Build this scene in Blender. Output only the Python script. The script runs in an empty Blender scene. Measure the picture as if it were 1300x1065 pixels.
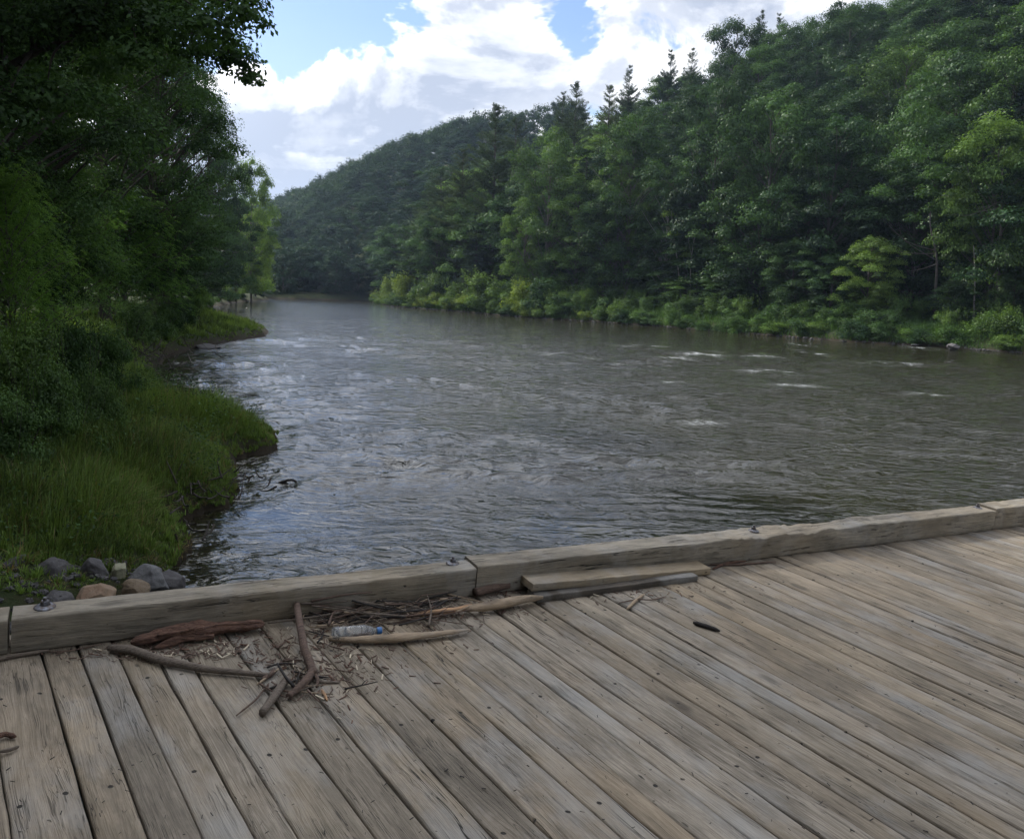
import bpy, math, random
import numpy as np
from mathutils import Vector, Matrix
random.seed(7)
RS = np.random.RandomState
C = bpy.context.scene.collection
PI = math.pi
FAST_SCALE = 1.0

# ------------------------------------------------------------------ tags
def tag(o, label=None, cat=None, group=None, kind=None):
    if label: o['label'] = label
    if cat: o['category'] = cat
    if group: o['group'] = group
    if kind: o['kind'] = kind
    return o
def empty(name, loc=(0, 0, 0), M=None):
    o = bpy.data.objects.new(name, None); C.objects.link(o)
    o.empty_display_size = .2
    if M is not None: o.matrix_world = M
    else: o.location = loc
    return o
def link(name, me, parent=None, mat=None):
    o = bpy.data.objects.new(name, me); C.objects.link(o)
    if parent is not None: o.parent = parent
    if mat is not None:
        if len(me.materials) == 0: me.materials.append(mat)
        elif me.materials[0] is not mat:
            o.material_slots[0].link = 'OBJECT'; o.material_slots[0].material = mat
    return o

# ------------------------------------------------------------------ mesh builder
class MB:
    def __init__(s): s.V = []; s.Q = []; s.T = []; s.A = []; s.n = 0; s.MQ = []
    def add(s, V, Q=None, T=None, a=None, m=0):
        V = np.asarray(V, float).reshape(-1, 3)
        s.V.append(V)
        if a is None: a = np.full(len(V), .5)
        s.A.append(np.broadcast_to(np.asarray(a, float), (len(V),)))
        if Q is not None and len(Q):
            s.Q.append(np.asarray(Q, int).reshape(-1, 4) + s.n); s.MQ.append(np.full(len(s.Q[-1]), m))
        if T is not None and len(T): s.T.append(np.asarray(T, int).reshape(-1, 3) + s.n)
        s.n += len(V)
    def mesh(s, name, smooth=True, mats=None, attr='lv', extra=None):
        V = np.concatenate(s.V).astype(np.float32); A = np.concatenate(s.A).astype(np.float32)
        Q = np.concatenate(s.Q) if s.Q else np.zeros((0, 4), int)
        T = np.concatenate(s.T) if s.T else np.zeros((0, 3), int)
        me = bpy.data.meshes.new(name)
        me.vertices.add(len(V)); me.vertices.foreach_set('co', V.ravel())
        nl = Q.size + T.size; nf = len(Q) + len(T)
        me.loops.add(nl); me.loops.foreach_set('vertex_index', np.concatenate([Q.ravel(), T.ravel()]).astype(np.int32))
        me.polygons.add(nf)
        st = np.concatenate([np.arange(len(Q)) * 4, len(Q) * 4 + np.arange(len(T)) * 3]).astype(np.int32)
        me.polygons.foreach_set('loop_start', st)
        me.polygons.foreach_set('use_smooth', np.full(nf, smooth))
        if s.MQ:
            mi = np.concatenate(s.MQ + [np.zeros(len(T))]).astype(np.int32)
            me.polygons.foreach_set('material_index', mi)
        at = me.attributes.new(attr, 'FLOAT', 'POINT'); at.data.foreach_set('value', A)
        if extra:
            for k, v in extra.items():
                at = me.attributes.new(k, 'FLOAT', 'POINT'); at.data.foreach_set('value', np.asarray(v, np.float32))
        for m in (mats or []): me.materials.append(m)
        me.update(calc_edges=True); me.validate()
        return me

# ------------------------------------------------------------------ noise (numpy value noise)
def _h(ix, iy, iz, seed):
    n = (ix * 374761393 + iy * 668265263 + iz * 2147483647 + seed * 1274126177) & 0xffffffff
    n = ((n ^ (n >> 13)) * 1274126177) & 0xffffffff
    n = n ^ (n >> 16)
    return (n & 0xffffff) / float(0xffffff) * 2 - 1
def vnoise(x, y, z=0, seed=0):
    x = np.asarray(x, float); y = np.asarray(y, float); z = np.asarray(z, float) + np.zeros_like(x)
    ix = np.floor(x).astype(np.int64); iy = np.floor(y).astype(np.int64); iz = np.floor(z).astype(np.int64)
    fx = x - ix; fy = y - iy; fz = z - iz
    ux = fx * fx * (3 - 2 * fx); uy = fy * fy * (3 - 2 * fy); uz = fz * fz * (3 - 2 * fz)
    r = 0
    for dx in (0, 1):
        for dy in (0, 1):
            for dz in (0, 1):
                w = (ux if dx else 1 - ux) * (uy if dy else 1 - uy) * (uz if dz else 1 - uz)
                r = r + w * _h(ix + dx, iy + dy, iz + dz, seed)
    return r
def fbm(x, y, z=0, o=4, seed=0):
    r = 0; a = 1; t = 0
    for i in range(o):
        f = 2 ** i
        r = r + a * vnoise(np.asarray(x) * f, np.asarray(y) * f, np.asarray(z) * f, seed + i * 17); t += a; a *= .5
    return r / t
def sstep(a, b, x):
    t = np.clip((x - a) / (b - a), 0, 1); return t * t * (3 - 2 * t)

# ------------------------------------------------------------------ camera
F_PX = 1012.0; CX, CY = 650.0, 487.5
CAMZ = 3.5
pitch = math.atan(117.5 / F_PX); roll = math.radians(2.0)
Fw = np.array([0, math.cos(pitch), -math.sin(pitch)])
up0 = np.array([0, math.sin(pitch), math.cos(pitch)]); rt0 = np.array([1., 0, 0])
Rt = math.cos(roll) * rt0 + math.sin(roll) * up0
Up = -math.sin(roll) * rt0 + math.cos(roll) * up0
cam_pos = np.array([0, 0, CAMZ])
cd = bpy.data.cameras.new('camera'); cam = bpy.data.objects.new('camera', cd); C.objects.link(cam)
cd.sensor_width = 36; cd.lens = F_PX / 1300 * 36; cd.shift_y = -45 / 1300
cd.clip_start = .05; cd.clip_end = 5000
cam.matrix_world = Matrix([[Rt[0], Up[0], -Fw[0], 0], [Rt[1], Up[1], -Fw[1], 0], [Rt[2], Up[2], -Fw[2], CAMZ], [0, 0, 0, 1]])
bpy.context.scene.camera = cam
def ray(px, py): return Fw + (px - CX) / F_PX * Rt - (py - CY) / F_PX * Up
def onz(px, py, z=0.):
    d = ray(px, py); t = (z - CAMZ) / d[2]; return cam_pos + t * d
def atY(px, py, Y):
    d = ray(px, py); return cam_pos + d * (Y / d[1])
def proj(P):
    d = np.asarray(P, float) - cam_pos
    f = d @ Fw
    return CX + (d @ Rt) / f * F_PX, CY - (d @ Up) / f * F_PX

# ------------------------------------------------------------------ node helpers
def newmat(name):
    m = bpy.data.materials.new(name); m.use_nodes = True
    nt = m.node_tree; nt.nodes.clear(); return m, nt
class N:
    def __init__(s, nt): s.nt = nt
    def __call__(s, typ, **kw):
        n = s.nt.nodes.new(typ)
        for k, v in kw.items():
            if k == 'inp':
                for kk, vv in v.items():
                    if hasattr(vv, 'is_output') or isinstance(vv, bpy.types.NodeSocket): s.nt.links.new(vv, n.inputs[kk])
                    else: n.inputs[kk].default_value = vv
            else: setattr(n, k, v)
        return n
    def math(s, op, a, b=None, c=None, clamp=False):
        i = {0: a}
        if b is not None: i[1] = b
        if c is not None: i[2] = c
        n = s('ShaderNodeMath', operation=op, inp=i); n.use_clamp = clamp; return n.outputs[0]
    def noise(s, vec, scale, detail=4, rough=.55, dist=0., out=0):
        return s('ShaderNodeTexNoise', inp={'Vector': vec, 'Scale': scale, 'Detail': detail, 'Roughness': rough, 'Distortion': dist}).outputs[out]
    def mapr(s, v, a, b, c=0., d=1., smooth=False):
        n = s('ShaderNodeMapRange', inp={'Value': v, 'From Min': a, 'From Max': b, 'To Min': c, 'To Max': d})
        if smooth: n.interpolation_type = 'SMOOTHSTEP'
        return n.outputs[0]
    def mix(s, f, a, b, typ='MIX'):
        n = s('ShaderNodeMix', data_type='RGBA', blend_type=typ)
        for sock, v in ((n.inputs['Factor'], f), (n.inputs['A'], a), (n.inputs['B'], b)):
            pass
        ins = [x for x in n.inputs if x.enabled]
        for sock, v in zip(ins, (f, a, b)):
            if isinstance(v, bpy.types.NodeSocket): s.nt.links.new(v, sock)
            else: sock.default_value = v if not isinstance(v, tuple) or len(v) == 4 else (*v, 1)
        return [x for x in n.outputs if x.enabled][0]
    def scale(s, vec, sc, loc=(0, 0, 0)):
        return s('ShaderNodeMapping', inp={'Vector': vec, 'Scale': sc, 'Location': loc}).outputs[0]
    def ramp(s, v, stops):
        n = s('ShaderNodeValToRGB', inp={0: v}); e = n.color_ramp.elements
        while len(e) < len(stops): e.new(.5)
        for q, (p, c) in zip(e, stops): q.position = p; q.color = (*c, 1) if len(c) == 3 else c
        return n.outputs[0]
    def bump(s, h, st, dist=.02, nrm=None):
        i = {'Height': h, 'Strength': st, 'Distance': dist}
        if nrm is not None: i['Normal'] = nrm
        return s('ShaderNodeBump', inp=i).outputs[0]
    def out(s, sh, vol=None):
        s('ShaderNodeOutputMaterial', inp={'Surface': sh})
def c4(c): return (*c, 1)

def leaf_mat(name, col, var=.5, trans=.45, hue=(.0, .0, .0)):
    m, nt = newmat(name); n = N(nt)
    lv = n('ShaderNodeAttribute', attribute_name='lv').outputs['Fac']
    rnd = n('ShaderNodeObjectInfo').outputs['Random']
    dark = tuple(c * (1 - var) for c in col)
    lite = (col[0] * (1 + var * 1.15), col[1] * (1 + var), col[2] * (1 + var * .4))
    a = n.mix(lv, c4(dark), c4(lite))
    tint = n.ramp(rnd, [(0, (.58, .68, .80)), (.3, (.95, .97, 1)), (.6, (1.0, 1.05, .9)), (.8, (.78, .85, .9)), (1, (1.28, 1.22, .88))])
    col_ = n.mix(1.0, a, tint, 'MULTIPLY')
    d = n('ShaderNodeBsdfDiffuse', inp={'Color': col_}).outputs[0]
    tc = n.mix(1.0, col_, (1.15, 1.15, .6, 1), 'MULTIPLY')
    t = n('ShaderNodeBsdfTranslucent', inp={'Color': tc}).outputs[0]
    mx = n('ShaderNodeMixShader', inp={0: trans, 1: d, 2: t}).outputs[0]
    g = n('ShaderNodeBsdfGlossy', inp={'Color': (.8, .85, .8, 1), 'Roughness': .45}).outputs[0]
    mx = n('ShaderNodeMixShader', inp={0: .014, 1: mx, 2: g}).outputs[0]
    n.out(mx); return m
def bark_mat(name, a, b, sc=(6, 6, 1.2), bump=.6, dist=.03, rough=.9):
    m, nt = newmat(name); n = N(nt)
    co = n('ShaderNodeTexCoord').outputs['Object']
    v = n.scale(co, sc)
    f = n.noise(v, 3., 6, .65, .6)
    f2 = n.noise(co, 1.3, 3)
    cc = n.mix(n.mapr(f, .3, .7), c4(a), c4(b))
    cc = n.mix(n.mapr(f2, .4, .75, 0, .5), cc, c4(tuple(x * .45 for x in a)))
    p = n('ShaderNodeBsdfPrincipled', inp={'Base Color': cc, 'Roughness': rough, 'Normal': n.bump(f, bump, dist)})
    n.out(p.outputs[0]); return m

# ------------------------------------------------------------------ river outline and terrain
LB = [(232, 752), (240, 700), (238, 662), (262, 652), (300, 644), (307, 612), (292, 590), (318, 580), (350, 572), (358, 556), (318, 548),
      (262, 540), (222, 520), (218, 492), (196, 474), (205, 455), (250, 441), (300, 433), (336, 427), (338, 421), (300, 410), (262, 399), (262, 391), (300, 384), (345, 380.5)]
RB = [(1300, 449), (1180, 440), (1060, 433), (940, 423), (840, 415), (760, 409), (690, 405), (620, 399), (560, 394), (500, 389), (476, 383.5)]
lb = [onz(*p)[:2] for p in LB]; rb = [onz(*p)[:2] for p in RB]
farL = np.array([lb[-1], lb[-1] + [-60, 5]]); farR = np.array([rb[-1] + [-2, 10], lb[-1] + [0, 14], lb[-1] + [-60, 22]])
poly = [(-3.9, 7.0), *map(tuple, lb), tuple(farL[1]), tuple(farR[2]), tuple(farR[1]), tuple(farR[0]), *map(tuple, rb[::-1]),
        (75, 22), (130, -45), (90, -90), (22, -50), (9, -20), (4, -9), (-1.5, -2), (-3.5, 2)]
poly = np.array(poly)
def river_sd(x, y):
    """signed distance to the river outline, positive on land"""
    x = np.asarray(x, float); y = np.asarray(y, float)
    best = np.full(x.shape, 1e9); ins = np.zeros(x.shape, bool)
    for i in range(len(poly)):
        ax, ay = poly[i]; bx, by = poly[(i + 1) % len(poly)]
        dx, dy = bx - ax, by - ay
        t = np.clip(((x - ax) * dx + (y - ay) * dy) / (dx * dx + dy * dy + 1e-9), 0, 1)
        d = np.hypot(x - ax - t * dx, y - ay - t * dy); best = np.minimum(best, d)
        c = ((ay > y) != (by > y)) & (x < (bx - ax) * (y - ay) / (by - ay + 1e-12) + ax)
        ins ^= c
    return np.where(ins, -best, best)
def sq(x, y): return -.63 * x + .777 * y, .777 * x + .63 * y
def hill_far(x, y):
    a = np.where(y > 20, x / np.maximum(y, 20), np.sign(x) * 2)
    aa = [-.9, -.6, -.33, -.30, -.247, -.198, -.128, -.059, .05, .2, .6]
    Yr = np.interp(a, aa, [420, 470, 520, 500, 420, 370, 340, 320, 300, 300, 300])
    Hr = np.interp(a, aa, [64, 50, 38, 40, 43, 47, 55, 58, 60, 65, 75])
    Yb = np.interp(a, aa, [150, 170, 212, 205, 200, 188, 185, 188, 195, 200, 200])
    t = np.clip((y - Yb) / (Yr - Yb), 0, 1.6)
    return Hr * np.sin(np.minimum(t, 1.15) * PI / 2) * (t > 0)
def height(x, y):
    x = np.asarray(x, float); y = np.asarray(y, float)
    d = river_sd(x, y); s, q = sq(x, y)
    d = d + .28 * fbm(x * 1.1, y * 1.1, 0, 3, 44) * (np.hypot(x, y) < 70)
    n1 = fbm(x * .15, y * .15, 0, 4, 3); n2 = fbm(x * .9, y * .9, 0, 3, 9)
    right = q > 45
    # left bank
    zl = .12 + .3 * sstep(0, .5, d) + .20 * np.clip(d - .4, 0, 5) + .12 * np.clip(d - 6, 0, 12) + .35 * np.clip(d - 22, 0, 60)
    zl = zl + n1 * .25 * sstep(.5, 4, d) + n2 * .07
    # spits stay low
    # right bank
    cap = np.interp(s, [-40, 0, 60, 90, 120, 150, 180], [88, 88, 78, 60, 34, 15, 3])
    zr = .15 + .75 * sstep(0, 1.6, d) + .10 * np.clip(d - 1, 0, 8)
    hr = .8 * np.clip(q - 86, 0, 400); hr = cap * (1 - np.exp(-hr / np.maximum(cap, 1)))*1.12
    zr = zr + hr * sstep(0, 14, d) + n1 * .5 * sstep(2, 8, d) + n2 * .08
    z = np.where(right, zr, zl)
    z = np.maximum(z, hill_far(x, y) * sstep(0, 14, d) + .4 * n1 * (d > 3))
    z = np.where(d < 0, -.9 + .8 * sstep(-2.5, 0, d) + .12 * n2, z)
    # the ground stays clear under the bridge
    near = sstep(5.5, 7.5, y - .45 * x) 
    under = np.where((np.abs(x) < 25) & (y > -14), near, 1)
    z = np.where((z > .5), .5 + (z - .5) * under, z)
    return z
def H(x, y): return float(height(np.array([x]), np.array([y]))[0])

def polar(angs, rads):
    A, R = np.meshgrid(angs, rads)
    x = R * np.sin(A); y = R * np.cos(A)
    nr, na = A.shape
    i = np.arange(nr - 1)[:, None] * na + np.arange(na - 1)[None, :]
    Q = np.stack([i, i + 1, i + na + 1, i + na], -1).reshape(-1, 4)[:, ::-1]
    return x.ravel(), y.ravel(), Q
def angles(fine, lo=-38, hi=38):
    a = np.concatenate([np.arange(-180, lo, 2.), np.arange(lo, hi, fine), np.arange(hi, 180.1, 2.)])
    a[-1] = 180; return np.radians(a)
def radii(segs, r0):
    r = [r0]
    for lim, k in segs:
        while r[-1] < lim: r.append(r[-1] * k)
    return np.array(r)

# ground
m_ground, nt = newmat('ground_soil'); n = N(nt)
co = n('ShaderNodeTexCoord').outputs['Object']
f1 = n.noise(co, .35, 5); f2 = n.noise(co, 4., 6, .7); f3 = n.noise(co, 22., 5, .7)
g = n.mix(n.mapr(f1, .35, .65), (.022, .035, .012, 1), (.035, .045, .016, 1))
g = n.mix(n.mapr(f2, .5, .7), g, (.05, .038, .022, 1))
sepz = n('ShaderNodeSeparateXYZ', inp={0: co}).outputs['Z']
g = n.mix(n.mapr(sepz, .45, .10, 0, 1), g, (.030, .024, .016, 1))
g = n.mix(n.mapr(sepz, .08, -.1, 0, .75), g, (.022, .018, .012, 1))
p = n('ShaderNodeBsdfPrincipled', inp={'Base Color': g, 'Roughness': .95, 'Specular IOR Level': .15, 'Normal': n.bump(n.math('ADD', f2, f3), .8, .08)})
n.out(p.outputs[0])
x, y, Q = polar(angles(.35), radii([(60, 1.02), (420, 1.025), (1600, 1.12)], 1.0))
z = height(x, y)
mb = MB(); mb.add(np.stack([x, y, z], -1), Q)
tag(link('ground', mb.mesh('ground', True, [m_ground])), kind='structure')

# ------------------------------------------------------------------ water
m_water, nt = newmat('river_water'); n = N(nt)
co = n('ShaderNodeTexCoord').outputs['Object']
rot = n('ShaderNodeMapping', inp={'Vector': co, 'Rotation': (0, 0, math.radians(-20)), 'Scale': (1, 2.1, 1)}).outputs[0]
b1 = n.noise(rot, 1.25, 3, .5, 1.2); b2 = n.noise(rot, 4.6, 3, .55, .8); b3 = n.noise(co, 26., 3, .6, .3)
calm = n('ShaderNodeAttribute', attribute_name='calm').outputs['Fac']
foam = n('ShaderNodeAttribute', attribute_name='foam').outputs['Fac']
hh = n.math('ADD', n.math('MULTIPLY', b1, 1.0), n.math('ADD', n.math('MULTIPLY', b2, .20), n.math('MULTIPLY', b3, .010)))
st = n.mapr(calm, 0, 1, 1.0, .22)
bm_ = n('ShaderNodeBump', inp={'Height': hh, 'Strength': st, 'Distance': .11}).outputs[0]
silt = n.mix(n.noise(co, .25, 3), (.012, .012, .007, 1), (.022, .020, .011, 1))
fn = n.noise(rot, 4., 8, .75, .8)
ff = n.math('MULTIPLY', foam, n.mapr(fn, .44, .60), clamp=True)
colr = n.mix(ff, silt, (.72, .76, .78, 1))
p = n('ShaderNodeBsdfPrincipled', inp={'Base Color': colr, 'Roughness': n.mapr(ff, 0, 1, .03, .7), 'IOR': 1.333, 'Specular IOR Level': 1.0, 'Normal': bm_})
n.out(p.outputs[0])
x, y, Q = polar(angles(.11), radii([(5, 1.05), (55, 1.0062), (260, 1.016), (700, 1.1)], 1.5))
r = np.hypot(x, y); s, q = sq(x, y)
sp = r * .0062
def wband(lam):  # fade waves the mesh cannot carry
    return sstep(2.2, 5., lam / sp)
calm_px = [((930, 635), (2.6, 1.6)), ((760, 670), (3.0, 1.0)), ((330, 660), (1.6, 1.2))]
calmv = np.zeros_like(x)
for (px, py), (rx, ry) in calm_px:
    P = onz(px, py); calmv = np.maximum(calmv, np.exp(-((x - P[0]) / rx) ** 2 - ((y - P[1]) / ry) ** 2))
calmv = np.maximum(calmv, sstep(120, 170, y) * .35)
patch = .55 + .75 * fbm(s * .10, q * .22, 0, 3, 31)
amp = np.clip(patch, .25, 1.4) * (1 - .8 * calmv) * (1 - .45 * sstep(60, 120, y))
wx = x + .35 * fbm(x * .8, y * .8, 0, 2, 5); wy = y + .35 * fbm(x * .8, y * .8, 3, 2, 6)
z = np.zeros_like(x)
def bil(fx, fy, seed): return 1 - 2 * np.abs(vnoise(fx, fy, 0, seed))
ws, wq = sq(wx, wy)
z += .075 * bil(ws * .75, wq * .42, 1) * wband(1.6)
z += .042 * bil(ws * 1.6, wq * .95, 2) * wband(.8)
z += .022 * bil(ws * 3.3, wq * 2.1, 3) * wband(.4)
z += .010 * bil(ws * 6.5, wq * 4.5, 4) * wband(.2)
z *= amp * 1.15
# ledge: a standing wave across the near river
lx = [onz(*p) for p in [(340, 628), (420, 612), (500, 603), (600, 603), (700, 609), (780, 604), (860, 600), (960, 604), (1060, 622)]]
Lx = np.array([p[0] for p in lx]); Ly = np.array([p[1] for p in lx])
yl = np.interp(x, Lx, Ly); dl = y - yl + .12 * fbm(x * 1.3, y * .6, 0, 2, 77)
la = .95 * np.interp(x, Lx, [0, .06, .11, .13, .12, .14, .10, .07, 0]) * (.85 + .25 * vnoise(x * .9, y * 0, 0, 41))
z += la * (np.exp(-(dl / .32) ** 2) - .55 * np.exp(-((dl - .65) / .4) ** 2) + .35 * np.exp(-((dl - 1.3) / .3) ** 2)) - la * .3 * sstep(.3, -1.5, dl)
# big glassy waves
for (px, py), rx, ry, lam, am in [((745, 582), 1.3, .9, .75, .07), ((520, 588), 1.6, .6, .7, .05), ((790, 640), 2.2, .8, .5, .022), ((980, 590), 2.5, .8, .9, .035),
                                 ((640, 560), 2.0, 1.0, .9, .04), ((1180, 575), 2.5, .9, .9, .05), ((430, 520), 2.4, 1.6, 1.1, .05)]:
    P = onz(px, py); e = np.exp(-((x - P[0]) / rx) ** 2 - ((y - P[1]) / ry) ** 2)
    z += am * e * np.cos((y - P[1] + .35 * fbm(x * .7, y * .7, 0, 2, int(px))) * 2 * PI / lam)
foamv = np.zeros_like(x)
for px, py, rx, ry, a_ in [(905, 450, 60, 2.6, 1), (960, 452, 40, 2, .9), (800, 467, 45, 2.5, 1), (1030, 448, 14, 2.5, 1), (975, 471, 40, 2.5, .9), (850, 455, 30, 2, .8), (745, 455, 22, 1.6, .7),
                           (1130, 462, 60, 1.6, .6), (1215, 572, 40, 3, .9), (1120, 553, 20, 3, .8), (1270, 585, 30, 3, .7), (700, 450, 30, 1.5, .6), (860, 487, 24, 1.8, .6), (640, 520, 20, 2, .5),
                           (820, 440, 40, 1.5, .7), (1010, 490, 40, 2, .6), (1180, 500, 40, 2, .5), (400, 615, 26, 3, .6), (350, 568, 20, 3, .5), (560, 545, 25, 2.5, .5), (1170, 442, 25, 1.5, .9), (1020, 438, 14, 1.2, .9),
                           (900, 540, 40, 3, .45), (1050, 530, 40, 3, .5)]:
    P = onz(px, py); dist = P[1]; w = .7 * rx / F_PX * dist
    hgt = abs(onz(px, py - ry)[1] - onz(px, py + ry)[1]) / 2 + .08
    e = a_ * 1.25 * np.exp(-((x - P[0]) / w) ** 2 - ((y - P[1] + .5 * hgt * vnoise(x * 1.5 / max(.2, w * .4), y * 0, 0, int(px))) / hgt) ** 2)
    foamv = np.maximum(foamv, e); z += .09 * e * (.5 + .5 * vnoise(x * 2.5, y * 2.5, 0, 8)) * wband(.5)
foamv *= sstep(-.15, .4, fbm(x * 1.1, y * 1.6, 0, 3, 21) + .15 * fbm(x * 5, y * 5, 0, 2, 22)); crest = sstep(.13, .20, z) * (1 - sstep(40, 70, y)); foamv = np.maximum(foamv, crest * .35)
foamv *= .85
# wake downstream edge along the left bank
d = river_sd(x, y)
z = z * np.where(d < 0, sstep(-.02, -.5, d) * .8 + .2, .2)
mb = MB(); mb.add(np.stack([x, y, z], -1), Q)
tag(link('water', mb.mesh('water', True, [m_water], extra={'calm': calmv, 'foam': np.clip(foamv, 0, 1)})), kind='structure')

# ------------------------------------------------------------------ deck frame
V1, V2 = (-110, 265), (2470, 520)
d1 = ray(*V1); d1 /= np.linalg.norm(d1); d2 = ray(*V2); d2 /= np.linalg.norm(d2)
nn = np.cross(d2, d1); nn /= np.linalg.norm(nn)
if nn[2] < 0: nn = -nn
DKH = 1.65
DO = cam_pos - nn * DKH
def dk(px, py, h=0.):
    dr = ray(px, py); o = DO + nn * h; t = ((o - cam_pos) @ nn) / (dr @ nn); return cam_pos + dr * t
B0 = dk(14, 831); B1 = dk(1260, 673)
au = (B1 - B0); BL = np.linalg.norm(au); au /= BL
av = np.cross(nn, au)          # away from the camera, across the curb
MD = Matrix([[au[0], av[0], nn[0], B0[0]], [au[1], av[1], nn[1], B0[1]], [au[2], av[2], nn[2], B0[2]], [0, 0, 0, 1]])
def loc(P):
    e = np.asarray(P) - B0; return np.array([e @ au, e @ av, e @ nn])
def dl_(px, py, h=0.): return loc(dk(px, py, h))
def onface(px, py):   # point on the curb's front plane (v=0)
    dr = ray(px, py); t = ((B0 - cam_pos) @ av) / (dr @ av); return loc(cam_pos + dr * t)
print('beam len', BL, 'front height', onface(16, 785.6), onface(450, 741.6), onface(850, 693.5), onface(1260, 646))
print('deck slope', nn, 'deck z at B0,B1', B0, B1, 'slant', d1 @ au)
slant = (d1 @ au) / (d1 @ av)      # shift along u per metre of v
BH = .145
print('back', dl_(15.6, 769, BH), dl_(450, 722, BH), dl_(850, 681, BH), dl_(1242, 642, BH), 'joints', onface(605, 715), onface(1256, 650))

def wood_mat(name, A, B, Dk, along=1, fine=1., crack=.5, stain=.5, moss=0., bump=.5, nails=False, ends=False, rough=.85):
    """weathered timber; 'along' is the axis the grain runs along"""
    m, nt = newmat(name); n = N(nt)
    co0 = n('ShaderNodeTexCoord').outputs['Object']
    pr = n('ShaderNodeAttribute', attribute_name='lv').outputs['Fac']
    off = n('ShaderNodeCombineXYZ', inp={0: n.math('MULTIPLY', pr, 37.), 1: n.math('MULTIPLY', pr, 91.), 2: n.math('MULTIPLY', pr, 53.)}).outputs[0]
    if nails or slanted.get(name):
        mp = n('ShaderNodeMapping', inp={'Vector': co0}); sh = n('ShaderNodeSeparateXYZ', inp={0: co0})
        xx = n.math('SUBTRACT', sh.outputs[0], n.math('MULTIPLY', sh.outputs[1], slant))
        co1 = n('ShaderNodeCombineXYZ', inp={0: xx, 1: sh.outputs[1], 2: sh.outputs[2]}).outputs[0]
    else: co1 = co0
    co = n('ShaderNodeVectorMath', operation='ADD', inp={0: co1, 1: off}).outputs[0]
    def st(a, b):   # a across, b along
        sc = [a, a, a]; sc[along] = b; return n.scale(co, tuple(sc))
    warp = n.noise(st(3.5, 1.1), 1.3, 3, .5, 0, 1)
    wv = n('ShaderNodeVectorMath', operation='MULTIPLY_ADD', inp={0: warp, 1: (.07, .07, .07), 2: co}).outputs[0]
    def stw(a, b):
        sc = [a, a, a]; sc[along] = b; return n.scale(wv, tuple(sc))
    grain = n.noise(stw(120 * fine, 3.2), 1., 5, .7)
    ring = n.noise(stw(26, .8), 1., 4, .6, .8)
    ring = n.math('FRACT', n.math('MULTIPLY', ring, 7.))
    ring = n.math('ABSOLUTE', n.math('SUBTRACT', ring, .5))
    big = n.noise(st(5, 1.2), 1., 5, .6)
    blot = n.noise(co, 2.1, 6, .68)
    tone = n.math('ADD', n.math('MULTIPLY', grain, .55), n.math('ADD', n.math('MULTIPLY', ring, .35), n.math('MULTIPLY', big, .45)))
    base = n.mix(n.mapr(tone, .40, .80), c4(B), c4(A))
    tint = n.ramp(n.math('FRACT', n.math('MULTIPLY', pr, 13.7)), [(0, (.86, .85, .84)), (.25, (1.05, 1.03, .98)), (.5, (1.16, 1.17, 1.19)), (.75, (.97, .91, .83)), (1, (1.12, 1.07, .98))])
    base = n.mix(.9, base, tint, 'MULTIPLY')
    base = n.mix(n.mapr(blot, .52, .72, 0, stain), base, c4(Dk))
    blot3 = n.noise(st(4.5, 1.6), 1.7, 6, .7)
    base = n.mix(n.mapr(blot3, .42, .62, .0, .55), base, c4(tuple(c * .62 for c in B)))
    blot4 = n.noise(n.scale(co, (1.3, .7, 1), (5, 3, 1)), 1.9, 6, .65); base = n.mix(n.mapr(blot4, .50, .66, 0, .5), base, (.33, .33, .32, 1))
    blot2 = n.noise(co, .9, 5, .6)
    base = n.mix(n.mapr(blot2, .5, .68, 0, .35), base, c4((A[0] * 1.0, A[1] * .86, A[2] * .66)))
    if moss: base = n.mix(n.mapr(n.noise(co, 3.3, 5, .7), .55, .75, 0, moss), base, (.07, .09, .045, 1))
    # cracks: thin dark lines that follow the grain
    ck = n.noise(stw(34, .55), 1., 3, .5)
    ckl = n.math('ABSOLUTE', n.math('SUBTRACT', ck, .5))
    ckm = n.math('MULTIPLY', n.mapr(ckl, .013, .003), n.mapr(n.noise(st(7, .9), 1., 2), .56, .64), clamp=True)
    ck2 = n.noise(stw(90, 1.6), 1., 2, .5); ckm2 = n.math('MULTIPLY', n.mapr(n.math('ABSOLUTE', n.math('SUBTRACT', ck2, .5)), .02, .005), n.mapr(n.noise(st(12, 2.2), 1.7, 2), .5, .6), clamp=True)
    ckm = n.math('MAXIMUM', ckm, n.math('MULTIPLY', ckm2, .6))
    dark = n.math('MULTIPLY', ckm, crack * 1.6, clamp=True)
    # knots
    vk = n('ShaderNodeTexVoronoi', inp={'Vector': st(3.6, 1.5), 'Scale': 1.}); vk.feature = 'F1'
    kd = n.math('ADD', vk.outputs['Distance'], n.math('MULTIPLY', n.noise(st(20, 9), 1., 3), .10))
    kn = n.mapr(kd, .165, .11); dark = n.math('MAXIMUM', dark, n.math('MULTIPLY', kn, .55))
    # small chips, pits and grit
    vd = n('ShaderNodeTexVoronoi', inp={'Vector': st(17, 7), 'Scale': 1.}); vd.feature = 'F1'
    pit = n.math('MULTIPLY', n.mapr(n.math('ADD', vd.outputs['Distance'], n.math('MULTIPLY', n.noise(co, 60, 3), .2)), .215, .15), n.mapr(n.noise(co, 3.0, 3), .5, .6), clamp=True)
    dark = n.math('MAXIMUM', dark, n.math('MULTIPLY', pit, .85))
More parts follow.
